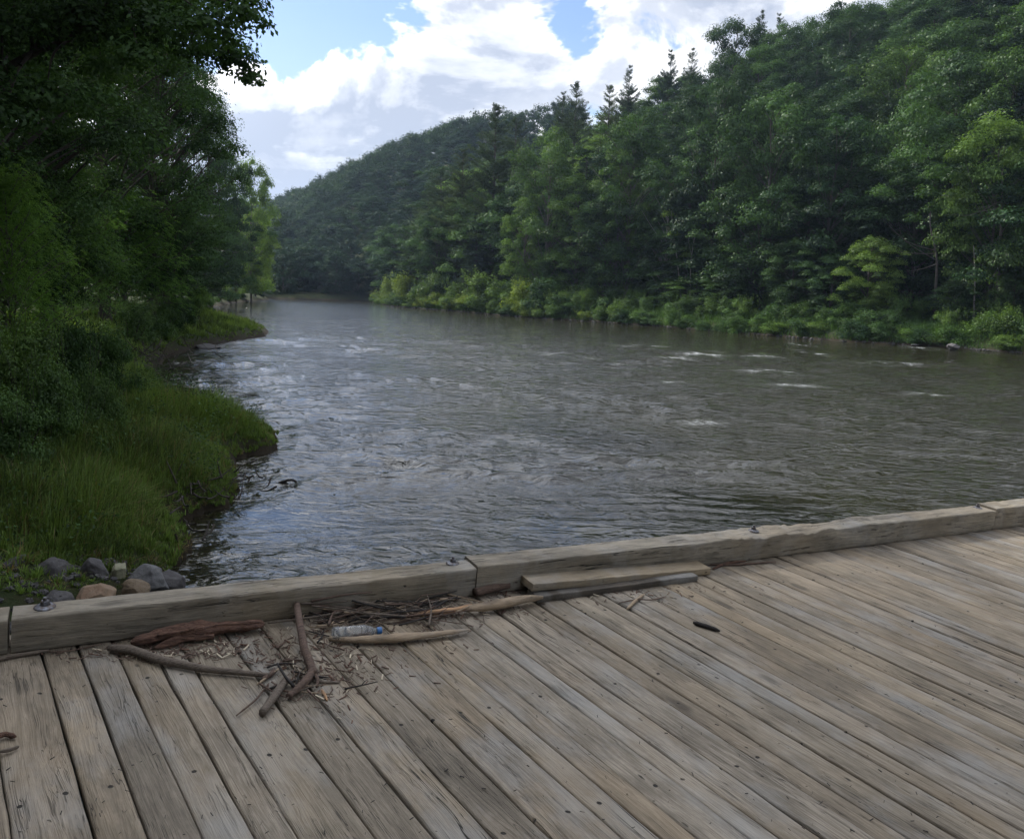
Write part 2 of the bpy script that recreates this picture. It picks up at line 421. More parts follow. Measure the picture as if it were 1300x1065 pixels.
    if nails:
        sx = n('ShaderNodeSeparateXYZ', inp={0: co0}).outputs[1]
        # nail heads in rows over the stringers
        u = n('ShaderNodeSeparateXYZ', inp={0: co1}).outputs[0]
        fu = n.math('SUBTRACT', n.math('FRACT', n.math('DIVIDE', u, .1165)), .5)
        fv = n.math('SUBTRACT', n.math('FRACT', n.math('DIVIDE', n.math('ADD', sx, n.math('MULTIPLY', n.noise(co, 5., 1), .06)), .61)), .5)
        nd = n.math('SQRT', n.math('ADD', n.math('POWER', n.math('MULTIPLY', fu, .1165), 2.), n.math('POWER', n.math('MULTIPLY', fv, .61), 2.)))
        dark = n.math('MAXIMUM', dark, n.math('MULTIPLY', n.mapr(nd, .0085, .006), n.mapr(n.noise(co, 7., 1), .45, .5)))
    col = n.mix(dark, base, c4(tuple(c * .22 for c in Dk)))
    hgt = n.math('ADD', n.math('MULTIPLY', grain, .5), n.math('ADD', n.math('MULTIPLY', ring, .25), n.math('MULTIPLY', dark, -1.1)))
    hgt = n.math('ADD', hgt, n.math('MULTIPLY', n.noise(co, 90, 3), .12))
    p = n('ShaderNodeBsdfPrincipled', inp={'Base Color': col, 'Roughness': rough, 'Normal': n.bump(hgt, bump, .009)})
    n.out(p.outputs[0]); return m
slanted = {'deck_timber': True}
m_deck = wood_mat('deck_timber', (.35, .30, .235), (.145, .12, .088), (.085, .07, .052), 1, 1., .6, .6, .08, .8, nails=True)
m_beam = wood_mat('beam_timber', (.33, .29, .225), (.15, .13, .10), (.10, .085, .062), 0, .8, .8, .5, .25, .8)
m_board = wood_mat('fresh_board', (.37, .31, .22), (.24, .19, .125), (.17, .12, .075), 0, 1., .3, .3, 0, .4)
m_under = wood_mat('dark_timber', (.12, .10, .08), (.06, .05, .04), (.03, .025, .02), 0, .8, .6, .5, .2, .6)
m_split = wood_mat('split_wood', (.42, .35, .27), (.20, .155, .115), (.09, .065, .05), 0, 1.2, .6, .5, 0, .9)
m_split_o = wood_mat('raw_split_wood', (.48, .31, .19), (.32, .20, .12), (.2, .12, .07), 0, 1.2, .4, .3, 0, .9)
m_stick = bark_mat('stick_grey', (.26, .21, .165), (.085, .065, .052), (9, 55, 55), 1., .012)
m_stickr = bark_mat('stick_bark', (.21, .14, .105), (.06, .038, .03), (9, 50, 50), 1., .012)
m_barkred = bark_mat('bark_red', (.27, .145, .095), (.045, .022, .018), (7, 34, 34), 1.0, .03)
m_black = bark_mat('stick_black', (.035, .03, .028), (.015, .013, .012), (8, 60, 60), .5, .004)
m_pale = bark_mat('chip_pale', (.62, .55, .42), (.42, .34, .24), (10, 60, 60), .3, .002)

bridge = empty('wooden_bridge', M=MD)
tag(bridge, 'low bridge deck of weathered grey diagonal planks with a timber curb beside the river', 'bridge')
bpy.context.view_layer.update()
# planks (drawn as one deck part)
mb = MB(); rg = RS(4)
u = -6.5; vlo, vhi = -3.6, .17
# plank seams read from the photograph where the curb meets the deck, metres along u
k = 0
while u < 17:
    w = rg.choice([.088, .105, .125, .15, .19], p=[.15, .3, .3, .15, .1] if u > 1.2 else [.1, .2, .25, .25, .2]); gap = rg.uniform(.001, .0045)
    nv = 34; vs = np.linspace(vlo + rg.uniform(-.03, .03), vhi, nv)
    prof = np.array([(0, -.045), (0, -.007), (.0025, -.002), (.008, 0), (w * .25, .001), (w * .5, .0015), (w * .75, .001), (w - gap - .008, 0), (w - gap - .0025, -.002), (w - gap, -.007), (w - gap, -.045)])
    np_ = len(prof); pr = rg.rand(); seed = rg.randint(1e5)
    lift = rg.uniform(-.003, .003); cup = rg.uniform(-.003, .002)
    P = np.zeros((nv, np_, 3))
    uu = u + prof[:, 0][None, :] + vs[:, None] * slant
    wob = .0025 * vnoise(vs * 3.1, vs * 0, 0, seed)[:, None] * (np.array([1] * 4 + [0] * 3 + [-1] * 4))[None, :]
    ragged = .004 * np.clip(vnoise(vs * 9, vs * 0 + 3, 0, seed + 1), 0, 1)[:, None] * np.array([1, 1, 1, .5, 0, 0, 0, -.5, -1, -1, -1])[None, :]
    P[..., 0] = uu + wob + ragged; P[..., 1] = vs[:, None]
    P[..., 2] = prof[:, 1][None, :] + lift + cup * 4 * ((prof[:, 0] / w - .5) ** 2)[None, :] + .002 * vnoise(uu * 3, vs[:, None] * 1.5 + uu * 0, 0, seed + 2)
    i = np.arange(nv - 1)[:, None] * np_ + np.arange(np_ - 1)[None, :]
    Qd = np.stack([i, i + 1, i + np_ + 1, i + np_], -1).reshape(-1, 4)
    cl = np.stack([np.arange(nv - 1) * np_ + np_ - 1, np.arange(nv - 1) * np_, (np.arange(nv - 1) + 1) * np_, (np.arange(nv - 1) + 1) * np_ + np_ - 1], -1)
    e0 = [[0, np_ - 1, np_ - 2, 1], [1, np_ - 2, np_ - 3, 2]]
    e1 = [[(nv - 1) * np_ + a for a in q_[::-1]] for q_ in e0]
    mb.add(P.reshape(-1, 3), np.concatenate([Qd, cl, np.array(e0), np.array(e1)]), a=pr)
    u += w; k += 1
o = link('deck', mb.mesh('deck', True, [m_deck]), bridge)

def timber(L, W, Hh, seed, wane=.008, seg=90, bev=.008, twist=0.):
    """rough sawn timber: x along, y away, z up from 0"""
    prof = []
    for (cx, cy, a0) in ((bev, bev, 180), (W - bev, bev, 270), (W - bev, Hh - bev, 0), (bev, Hh - bev, 90)):
        for a in (0, 45, 90): prof.append((cx + bev * math.cos(math.radians(a0 + a)), cy + bev * math.sin(math.radians(a0 + a))))
    dense = []
    for i in range(len(prof)):
        a = np.array(prof[i]); b = np.array(prof[(i + 1) % len(prof)]); dense.append(a)
        if np.linalg.norm(b - a) > .04:
            for t in np.linspace(0, 1, 6)[1:-1]: dense.append(a + (b - a) * t)
    pr = np.array(dense); npf = len(pr); xs = np.linspace(0, L, seg)
    X = np.repeat(xs[:, None], npf, 1); Yy = np.repeat(pr[None, :, 0], seg, 0); Z = np.repeat(pr[None, :, 1], seg, 0)
    amp_ = .003 + wane * np.clip(vnoise(X * 1.3, X * 0, 0, seed) * 1.5 + .2, 0, 1)
    top = np.clip((Z - Hh * .6) / (Hh * .4), 0, 1)
    nz = fbm(X * 5, Yy * 14, Z * 14, 3, seed + 5); ny = fbm(X * 5, Yy * 14, Z * 14, 3, seed + 9)
    Z2 = Z + amp_ * nz * (Z > .01) - amp_ * top * np.abs(vnoise(X * 13, Yy * 12, 0, seed + 2)) * (.4 + .6 * (vnoise(X * 2.2, X * 0, 0, seed + 4) > -.1))
    Y2 = Yy + amp_ * ny * .7
    P = np.stack([X, Y2, Z2], -1).reshape(-1, 3)
    i = np.arange(seg - 1)[:, None] * npf + np.arange(npf)[None, :]; j = np.arange(seg - 1)[:, None] * npf + (np.arange(npf)[None, :] + 1) % npf
    Qs = np.stack([i, j, j + npf, i + npf], -1).reshape(-1, 4)[:, ::-1]
    b = MB(); b.add(P, Qs, a=(seed % 97) / 97.)
    for e, sgn in ((0, 1), (seg - 1, -1)):
        c = P[e * npf:(e + 1) * npf].mean(0); T = [[npf, k2, (k2 + 1) % npf][::(-sgn)] for k2 in range(npf)]
        b.add(np.vstack([P[e * npf:(e + 1) * npf], c]), None, T, a=(seed % 97) / 97.)
    return b
def bolt_mb(r=.034, washer=True):
    b = MB()
    prof = [(0, .0), (r, .0), (r * 1.02, .003), (r * .95, .007), (r * .62, .012), (r * .55, .013), (r * .5, .013)]
    hexp = [(r * .42, .013), (r * .42, .027), (r * .36, .030), (0, .030)]
    def lathe(pf, ns, rot=0):
        a = np.linspace(0, 2 * PI, ns, endpoint=False) + rot
        P = np.array([[pr_ * np.cos(a), pr_ * np.sin(a), np.full(ns, z_)] for pr_, z_ in pf]).transpose(0, 2, 1).reshape(-1, 3)
        m_ = len(pf); i = np.arange(m_ - 1)[:, None] * ns + np.arange(ns)[None]; j = np.arange(m_ - 1)[:, None] * ns + (np.arange(ns)[None] + 1) % ns
        b.add(P, np.stack([i, j, j + ns, i + ns], -1).reshape(-1, 4))
    lathe(prof, 24); lathe(hexp, 6)
    lathe([(r * .2, .03), (r * .2, .040), (r * .17, .042), (0, .042)], 12)
    return b
m_steel, nt = newmat('galvanised_steel'); n = N(nt)
co = n('ShaderNodeTexCoord').outputs['Object']; f = n.noise(co, 60., 4, .6)
p = n('ShaderNodeBsdfPrincipled', inp={'Base Color': n.mix(n.mapr(f, .4, .65), (.16, .17, .20, 1), (.10, .075, .06, 1)), 'Metallic': .7, 'Roughness': n.mapr(f, .3, .7, .4, .7), 'Normal': n.bump(f, .3, .002)})
n.out(p.outputs[0])
bolt_me = bolt_mb().mesh('bolt', False, [m_steel])
BW = .15
j1 = onface(605, 735)[0]; j2 = BL + .0
beams = [(-2.9, -.012, 'short end of a curb beam at the left edge of the deck', 3, 0, .008, []),
         (.0, j1 - .004, 'long grey curb beam with a straight pale top edge, on the left', 11, 0, .004, [(57, 770), (573, 713)]),
         (j1 + .0, BL - .004, 'rough split curb beam with a splintered top edge', 25, -.004, .015, [(948, 672), (1238, 645.5)]),
         (BL + .008, BL + 3.4, 'curb beam beyond the dark joint at the right', 37, .003, .012, []),
         (BL + 3.41, BL + 7.4, None, 41, 0, .01, []), (BL + 7.41, 17, None, 47, 0, .01, [])]
for u0, u1, lab, sd, dv, wane, bolts in beams:
    BW2, BH2 = {3: (.13, .142), 11: (.135, .142), 25: (.158, .155), 37: (.16, .172)}.get(sd, (.16, .17))
    o = link('curb_beam', timber(u1 - u0, BW2, BH2, sd, wane, max(12, int((u1 - u0) * 34))).mesh('curb_beam', True, [m_beam]), bridge)
    o.location = (u0, dv, .002)
    if lab: o['label'] = lab
    for bp in bolts:
        q_ = dl_(*bp, BH)
        c_ = link('bolt', bolt_me, o); c_.location = (q_[0] - u0, min(max(q_[1], .05), .1), BH2 - .003)
        c_.rotation_euler = (0, 0, random.random())
        s_ = 1.0 if bp[0] > 100 else 1.15
        c_.scale = (s_, s_, s_ * .9)
for v0 in (-3.5, -2.3, -1.15, -.05):
    for ua in (-6.4, .6, 7.5):
        o = link('stringer', timber(6.95, .14, .28, int(ua * 7 + v0 * 13) + 200, .004, 20).mesh('stringer', True, [m_under]), bridge)
        o.location = (ua + .02 * v0, v0, -.33)
o = link('curb_beam', timber(23, BW, BH, 61, .01, 90).mesh('curb_beam', True, [m_beam]), bridge); o.location = (-6.2, -3.5, .004)
for ua in (-5.6, 0.4, 6.5, 12.5):
    for v0 in (-3.2, -.35):
        P = B0 + au * ua + av * v0 + nn * -.33
        g0 = H(P[0], P[1])
        L = P[2] - g0 + .3
        o = link('bridge_post', timber(L, .2, .2, int(ua * 5 + v0 * 3) + 300, .006, 14).mesh('bridge_post', True, [m_under]), bridge)
        o.matrix_parent_inverse = MD.inverted()
        o.matrix_world = Matrix(((0, 1, 0, P[0] - .1), (0, 0, 1, P[1]), (1, 0, 0, g0 - .3), (0, 0, 0, 1)))

# ------------------------------------------------------------------ generic tubes and lumps
def tube(pts, rad, sides=7, seed=0, rough=0., flat=1., a=.5, cap=True, b=None, ridge=0, jag=0.):
    pts = np.asarray(pts, float); rad = np.asarray(rad, float) + np.zeros(len(pts))
    T = np.gradient(pts, axis=0); T /= np.linalg.norm(T, axis=1)[:, None] + 1e-9
    ref = np.array([0, 0, 1.]) if abs(T[:, 2]).mean() < .8 else np.array([1., 0, 0])
    S = np.cross(T, ref); S /= np.linalg.norm(S, axis=1)[:, None] + 1e-9
    W_ = np.cross(S, T)
    an = np.linspace(0, 2 * PI, sides, endpoint=False)
    rr = rad[:, None] * np.ones((1, sides))
    if rough or ridge:
        i = np.arange(len(pts))[:, None]; cyc = np.cos(an)[None], np.sin(an)[None]
        rr = rr * (1 + rough * fbm(i * .35 + 0 * cyc[0], cyc[0] * 1.6 + 0 * i, cyc[1] * 1.6 + 0 * i, 3, seed))
        if ridge: rr = rr * (1 + ridge * vnoise(cyc[0] * 3.5 + i * .05, cyc[1] * 3.5 + 0 * i, 0, seed + 3))
    P = pts[:, None] + rr[..., None] * (np.cos(an)[None, :, None] * S[:, None] + flat * np.sin(an)[None, :, None] * W_[:, None])
    m_ = len(pts)
    i = np.arange(m_ - 1)[:, None] * sides + np.arange(sides)[None]; j = np.arange(m_ - 1)[:, None] * sides + (np.arange(sides)[None] + 1) % sides
    Qt = np.stack([i, j, j + sides, i + sides], -1).reshape(-1, 4)[:, ::-1]
    b = b or MB()
    V_ = P.reshape(-1, 3); T_ = []
    if cap:
        V_ = np.vstack([V_, P[0].mean(0), P[-1].mean(0)])
        T_ = [[m_ * sides, k3, (k3 + 1) % sides] for k3 in range(sides)] + [[m_ * sides + 1, (m_ - 1) * sides + (k3 + 1) % sides, (m_ - 1) * sides + k3] for k3 in range(sides)]
    b.add(V_, Qt, T_, a=a); return b
def spline(P, n_=20):
    P = np.asarray(P, float); t = np.concatenate([[0], np.cumsum(np.linalg.norm(np.diff(P, axis=0), axis=1))]); tt = np.linspace(0, t[-1], n_)
    Q_ = np.stack([np.interp(tt, t, P[:, k4]) for k4 in range(P.shape[1])], -1)
    for _ in range(2): Q_[1:-1] = (Q_[:-2] + 2 * Q_[1:-1] + Q_[2:]) / 4
    return Q_
def deck_thing(name, mbuild, mat, label, cat, group=None, base=None, smooth=True, M=None):
    """mesh given in deck-local coords; origin moved to its base"""
    V_ = np.concatenate(mbuild.V); c = np.array([V_[:, 0].mean(), V_[:, 1].mean(), V_[:, 2].min()])
    mbuild.V = [v - c for v in mbuild.V]
    o = link(name, mbuild.mesh(name, smooth, [mat]))
    o.matrix_world = MD @ Matrix.Translation(c)
    return tag(o, label, cat, group)
def pxline(pts):  # (px,py,height) -> deck local
    return np.array([dl_(a, b, h) for a, b, h in pts])
G_D = 'driftwood left on the deck'
def align_x(b, pts):
    return b
# long curved stick
pl_ = spline(pxline([(138, 822, .018), (165, 824, .022), (205, 838, .02), (260, 849, .017), (300, 853, .015), (342, 857, .013)]), 40)
deck_thing('driftwood_stick', tube(pl_, np.interp(np.linspace(0, 1, 40), [0, .08, .3, 1], [.013, .017, .0165, .0095]), 12, 3, .18), m_stick, 'long bent grey stick lying in front of the red bark slab', 'stick', G_D)
# bark slab: two ragged slabs
def slab(px, w, h, seed, rough=.5):
    p_ = spline(pxline(px), 46); t = np.linspace(0, 1, 46)
    r_ = w * np.clip(np.sin(t * PI) ** .35, .12, 1) * (1 + .22 * vnoise(t * 9, t * 0, 0, seed))
    return tube(p_, r_, 26, seed, rough, h / w, ridge=.35)
b = slab([(166, 816, .025), (220, 803, .035), (285, 796, .035), (336, 792, .03)], .034, .03, 5)
tube(spline(pxline([(196, 822, .012), (235, 810, .02), (272, 808, .02)]), 24), np.interp(np.linspace(0, 1, 24), [0, .3, 1], [.006, .019, .010]), 16, 8, .6, b=b, ridge=.3)
tube(spline(pxline([(200, 806, .05), (222, 803, .06), (248, 797, .055)]), 16), [.006] * 16, 8, 9, .5, b=b)
deck_thing('bark_slab', b, m_barkred, 'ragged slab of reddish brown bark lying along the foot of the curb', 'bark', G_D)
# standing forked stick leaning on the curb
q0 = onface(376, 766)
pl_ = np.array([[q0[0], -.012, q0[2]], dl_(381, 795, .075), dl_(386, 822, .05), dl_(395, 846, .03), dl_(398, 857, .022)])
pl_ = spline(pl_, 30)
b = tube(pl_, np.interp(np.linspace(0, 1, 30), [0, .7, 1], [.0145, .0165, .018]), 12, 12, .2)
tube(spline(pxline([(398, 852, .024), (385, 868, .02), (366, 884, .016)]), 16), np.linspace(.019, .012, 16), 12, 14, .25, b=b)
tube(spline(pxline([(396, 850, .03), (404, 862, .018), (402, 872, .01)]), 10), np.linspace(.012, .004, 10), 8, 15, .3, b=b)
deck_thing('driftwood_branch', b, m_stickr, 'crooked forked branch propped against the curb with its top end up', 'branch', G_D)
b = tube(spline(pxline([(364, 862, .022), (350, 882, .02), (333, 905, .017)]), 18), np.linspace(.016, .014, 18), 12, 21, .3, ridge=.2)
deck_thing('wood_stub', b, m_stick, 'short thick stub of wood with a cut end pointing at the viewer', 'stick', G_D)
# dark thin stick crossing by the stub
b = tube(spline(pxline([(352, 842, .05), (364, 862, .04), (374, 872, .02)]), 10), np.linspace(.004, .006, 10), 7, 22, .3)
deck_thing('twig', b, m_black, 'short dark twig crossing over the thick stub', 'twig', G_D)
# split logs
def split(px, w, h, seed, n_=36, t0=.15, tend=.15):
    p_ = spline(pxline(px), n_); t = np.linspace(0, 1, n_)
    r_ = w * np.interp(t, [0, .12, .5, .85, 1], [t0, .8, 1, .8, tend]) * (1 + .12 * vnoise(t * 7, t * 0, 0, seed))
    return tube(p_, r_, 9, seed, .28, h / w, ridge=.25)
b = split([(590, 773, .03), (625, 768, .035), (665, 760, .035), (689, 758, .03)], .030, .022, 33, 30, .5, .3)
deck_thing('split_log', b, m_split, 'long pale split log lying below the new board', 'log', G_D)
o_s = bpy.data.objects['split_log']
b2 = split([(526, 780, .02), (550, 777, .024), (575, 774, .028), (600, 770, .033)], .020, .012, 34, 24, .12, .9)
V_ = MD @ Matrix.Identity(4)
b2.V = [v - np.array(MD.inverted() @ o_s.matrix_world.translation) for v in b2.V]
o2 = link('split_end', b2.mesh('split_end', True, [m_split_o]), o_s); o2['label'] = 'fresh orange splintered end'
b = split([(418, 810, .018), (450, 812, .022), (500, 811, .024), (545, 806, .024), (596, 799, .020)], .022, .016, 36, 40, .6, .25)
deck_thing('split_wood', b, m_split_o, 'thin orange split piece of wood in front of the plastic bottle', 'wood', G_D)
bpy.data.objects['split_wood'].data.materials[0] = m_split
b = tube(spline(pxline([(603, 752, .03), (622, 747, .034), (645, 742, .034)]), 14), [.022] * 14, 12, 39, .25)
deck_thing('broken_log', b, m_stickr, 'short round broken log under the left end of the new board', 'log', G_D)
# new board and the dark board under it
def box_board(p0, p1, width, thick, h0, h1, mat, name, label, seed, wtil=0):
    a = dl_(*p0, h0); c = dl_(*p1, h1); L = np.linalg.norm(c - a)
    o = link(name, timber(L, width, thick, seed, .0015, 40, .003).mesh(name, True, [mat]))
    ex = (c - a) / L; ey = np.cross([0, 0, 1], ex); ey /= np.linalg.norm(ey)
    ey = ey * math.cos(wtil) + np.array([0, 0, 1]) * math.sin(wtil); ez = np.cross(ex, ey)
    Mx = Matrix([[ex[0], ey[0], ez[0], a[0]], [ex[1], ey[1], ez[1], a[1]], [ex[2], ey[2], ez[2], a[2]], [0, 0, 0, 1]])
    o.matrix_world = MD @ Mx; return tag(o, label, 'board', G_D)
box_board((676, 751), (901, 729), .125, .04, .045, .006, m_board, 'wooden_board', 'straight clean sawn board lying on the deck by the curb', 71)
box_board((682, 766), (885, 738), .10, .036, .0, .0, m_under, 'wooden_board', 'dark board hidden under the clean sawn board', 72)
# loose dark stick, small sticks
for px, r_, mt, lab, nm in [
    ([(880, 790, .014), (897, 795, .014), (914, 801, .012)], .0115, m_black, 'short black charred stick lying alone on the planks', 'driftwood_stick'),
    ([(796, 773, .012), (806, 763, .014), (818, 754, .012)], .0085, m_split, 'short square split stick lying below the board', 'driftwood_stick'),
    ([(786, 765, .008), (812, 760, .02), (826, 762, .01), (846, 757, .008)], .0035, m_stickr, 'thin brown twig crossing the short square stick', 'twig'),
    ([(-30, 843, .012), (20, 832, .012), (62, 825, .01)], .0075, m_stick, 'straight thin stick along the curb foot at far left', 'driftwood_stick'),
    ([(60, 828, .006), (90, 826, .006), (130, 817, .006)], .003, m_stickr, 'thin dark twig by the far left stick', 'twig'),
    ([(340, 791, .02), (400, 783, .03), (452, 774, .03), (500, 764, .04)], .005, m_stick, 'long straight thin stick along the curb behind the bottle', 'twig'),
    ([(-8, 938, .012), (6, 931, .012), (20, 935, .01)], .009, m_barkred, 'small reddish bark scrap at the lower left edge', 'bark_scrap'),
    ([(0, 954, .01), (14, 951, .01), (24, 947, .01)], .006, m_stick, 'grey chip of wood below the bark scrap at lower left', 'wood_chip'),
    ([(890, 716, .01), (930, 717, .012), (985, 713, .008)], .006, m_stickr, 'reddish twig by the right end of the clean board', 'twig'),
    ([(905, 722, .008), (920, 715, .012), (948, 712, .008)], .008, m_barkred, 'small piece of red bark by the right end of the board', 'bark_scrap'),
    ([(326, 869, .008), (350, 851, .014), (360, 845, .01)], .0045, m_split, 'thin pale twig left of the crooked branch', 'twig'),
    ([(333, 862, .01), (345, 855, .012), (349, 850, .01)], .009, m_stickr, 'small brown chunk of wood near the thick stub', 'wood_chip'),
    ([(300, 908, .006), (325, 888, .01), (342, 866, .012)], .0035, m_stickr, 'long thin twig below the brown chunk', 'twig'),
    ([(398, 865, .01), (415, 866, .01), (432, 866, .008)], .005, m_stick, 'straight twig pointing right from the crooked branch', 'twig'),
    ([(436, 812, .01), (445, 806, .02), (470, 803, .02)], .004, m_stickr, 'twig lying under the thin split piece', 'twig'),
    ([(408, 875, .01), (413, 883, .006), (415, 889, .006)], .006, m_split_o, 'tiny orange chip right of the crooked branch', 'wood_chip')]:
    p_ = spline(pxline(px), 14)
    deck_thing(nm, tube(p_, r_ * np.interp(np.linspace(0, 1, 14), [0, .15, .85, 1], [.5, 1, .95, .4]), 8, int(px[0][0]) % 50, .3), mt, lab, 'bark' if 'bark' in nm else ('wood chip' if 'chip' in nm else ('twig' if nm == 'twig' else 'stick')), G_D)
# twig pile
rg = RS(21)
def heap(cnt, ctr, spread, lens, rad, zmax, label, group, angc, angs):
    for i in range(cnt):
        c = dl_(ctr[0] + rg.normal(0, spread[0]), ctr[1] + rg.normal(0, spread[1]), 0)
        # keep in front of the curb
        L = rg.uniform(*lens); ang = angc + rg.normal(0, angs); hz = abs(rg.normal(0, zmax)) + rad
        dvec = np.array([math.cos(ang), math.sin(ang), rg.normal(0, .12)])
        bend = np.array([-dvec[1], dvec[0], 0]) * rg.normal(0, .07)
        P0 = c + [0, 0, hz]; pts = np.array([P0 - dvec * L / 2, P0 + bend * L, P0 + dvec * L / 2 + bend * rg.normal(0, 1) * L])
        pts[:, 1] = np.minimum(pts[:, 1], -.012); pts[:, 2] = np.maximum(pts[:, 2], rad * 1.1)
        r_ = rad * rg.uniform(.45, 1.5)
        b = tube(spline(pts, 9), np.linspace(r_, r_ * .5, 9), 6, i, .35)
        if rg.rand() < .5 and L > .08:
            s_ = pts[1]; e_ = s_ + (dvec * math.cos(.6) + np.array([-dvec[1], dvec[0], .2]) * .6 * rg.choice([-1, 1])) * L * .3
            e_[1] = min(e_[1], -.01); tube(np.array([s_, (s_ + e_) / 2 + [0, 0, .004], e_]), [r_ * .6, r_ * .5, r_ * .3], 5, i, .2, b=b)
        deck_thing('twig', b, [m_stick, m_stickr, m_stickr, m_black, m_split][rg.randint(5)], label, 'twig', group)
heap(74, (492, 781), (44, 8), (.08, .36), .0040, .028, 'thin weathered twig in the tangled heap between bottle and curb', 'twigs heaped by the curb', .12, .55)
heap(16, (560, 768), (26, 5), (.08, .28), .005, .03, 'thin weathered twig in the tangled heap between bottle and curb', 'twigs heaped by the curb', .15, .5)
heap(26, (418, 800), (14, 12), (.05, .18), .0032, .015, 'short brown twig scattered round the crooked branch', 'twigs round the crooked branch', .3, .9)
heap(24, (388, 868), (24, 14), (.05, .17), .0036, .014, 'short brown twig scattered round the crooked branch', 'twigs round the crooked branch', .5, 1.0)
# fine litter: crumbs, needles and chips that nobody could count
def litter(name, cnt, fn, size, mat, label):
    b = MB(); 
    P = np.array([fn() for _ in range(cnt)])
    ang = rg.uniform(0, PI, cnt); L = rg.uniform(*size, cnt); W_ = L * rg.uniform(.05, .22, cnt)
    ca, sa = np.cos(ang), np.sin(ang); z0 = rg.uniform(.001, .004, cnt); tl = rg.uniform(0, .25, cnt) * L
    base_ = []
    for dx, dy, zz in ((-1, -1, 0), (1, -1, 1), (1, 1, 1), (-1, 1, 0)):
        for top in (0, 1):
            base_.append(np.stack([P[:, 0] + dx * L / 2 * ca - dy * W_ / 2 * sa, P[:, 1] + dx * L / 2 * sa + dy * W_ / 2 * ca, P[:, 2] + z0 + zz * tl + top * (W_ * .35 + .001)], -1))
    V_ = np.stack(base_, 1)
    F_ = np.array([[0, 2, 4, 6][::-1], [1, 3, 5, 7], [0, 2, 3, 1], [2, 4, 5, 3], [4, 6, 7, 5], [6, 0, 1, 7]])
    Qn = (np.arange(cnt)[:, None, None] * 8 + F_[None]).reshape(-1, 4)
    b.add(V_.reshape(-1, 3), Qn, a=.5)
    o = link(name, b.mesh(name, False, [mat])); o.matrix_world = MD; tag(o, label, 'litter', kind='stuff')
def near_curb():
    c = [(300, 822, 60, 9), (470, 800, 70, 14), (400, 860, 45, 22), (560, 775, 50, 8), (740, 752, 90, 6), (420, 830, 60, 22), (190, 830, 50, 6)][rg.randint(7)]
    q_ = dl_(c[0] + rg.normal(0, c[2]), c[1] + rg.normal(0, c[3])); q_[1] = min(q_[1], -.02); return q_
def anywhere():
    q_ = dl_(rg.uniform(-50, 1350), rg.uniform(720, 1060)); q_[1] = min(q_[1], -.02); return q_
litter('bark_litter', 1300, near_curb, (.006, .032), m_stickr, 'brown crumbs and fibres of bark strewn over the planks by the curb')
litter('grit_litter', 420, anywhere, (.004, .016), m_black, 'dark grit and crumbs scattered over the whole deck')
litter('splinter_litter', 110, near_curb, (.01, .04), m_pale, 'pale wood splinters and chips strewn over the planks')
litter('leaf_litter', 150, near_curb, (.015, .04), m_barkred, 'reddish dead leaves and bark flakes lying among the twigs')
# bottle
m_pet, nt = newmat('clear_plastic'); n = N(nt)
co = n('ShaderNodeTexCoord').outputs['Object']
p = n('ShaderNodeBsdfPrincipled', inp={'Base Color': (.86, .92, .97, 1), 'Roughness': .12, 'Transmission Weight': .9, 'IOR': 1.3, 'Normal': n.bump(n.noise(co, 40, 3), .5, .004)})
n.out(p.outputs[0])
m_cap, nt = newmat('blue_cap'); n = N(nt)
co = n('ShaderNodeTexCoord').outputs['Object']
p = n('ShaderNodeBsdfPrincipled', inp={'Base Color': n.mix(n.noise(co, 60, 3), (.02, .10, .30, 1), (.04, .17, .42, 1)), 'Roughness': .4}); n.out(p.outputs[0])
a = dl_(421, 805, .031); c = dl_(484, 800, .028); ax = (c - a); LB_ = np.linalg.norm(ax); ax /= LB_
pf = [(0, .004), (0, .02), (.006, .029), (.02, .031), (.05, .030), (.055, .028), (.06, .030), (.10, .030), (.105, .028), (.11, .030), (.135, .030), (.155, .024), (.172, .014), (.178, .0125), (.19, .0125)]
sc_ = LB_ / .205
def lathe_x(pf, ns=28):
    an = np.linspace(0, 2 * PI, ns, endpoint=False); P = np.array([[np.full(ns, x_), r_ * np.cos(an), r_ * np.sin(an) * .93] for x_, r_ in pf]).transpose(0, 2, 1).reshape(-1, 3)
    i = np.arange(len(pf) - 1)[:, None] * ns + np.arange(ns)[None]; j = np.arange(len(pf) - 1)[:, None] * ns + (np.arange(ns)[None] + 1) % ns
    b = MB(); b.add(P * sc_, np.stack([i, j, j + ns, i + ns], -1).reshape(-1, 4)); return b
bot = link('plastic_bottle', lathe_x(pf).mesh('plastic_bottle', True, [m_pet]))
ey = np.cross([0, 0, 1], ax); ey /= np.linalg.norm(ey); ez = np.cross(ax, ey)
bot.matrix_world = MD @ Matrix([[ax[0], ey[0], ez[0], a[0]], [ax[1], ey[1], ez[1], a[1]], [ax[2], ey[2], ez[2], a[2]], [0, 0, 0, 1]])
tag(bot, 'empty clear plastic bottle with a blue cap lying on its side among the twigs', 'bottle', G_D)
link('cap', lathe_x([(.186, 0), (.186, .0145), (.189, .0155), (.204, .0155), (.206, .0145), (.206, 0)], 20).mesh('cap', False, [m_cap]), bot)

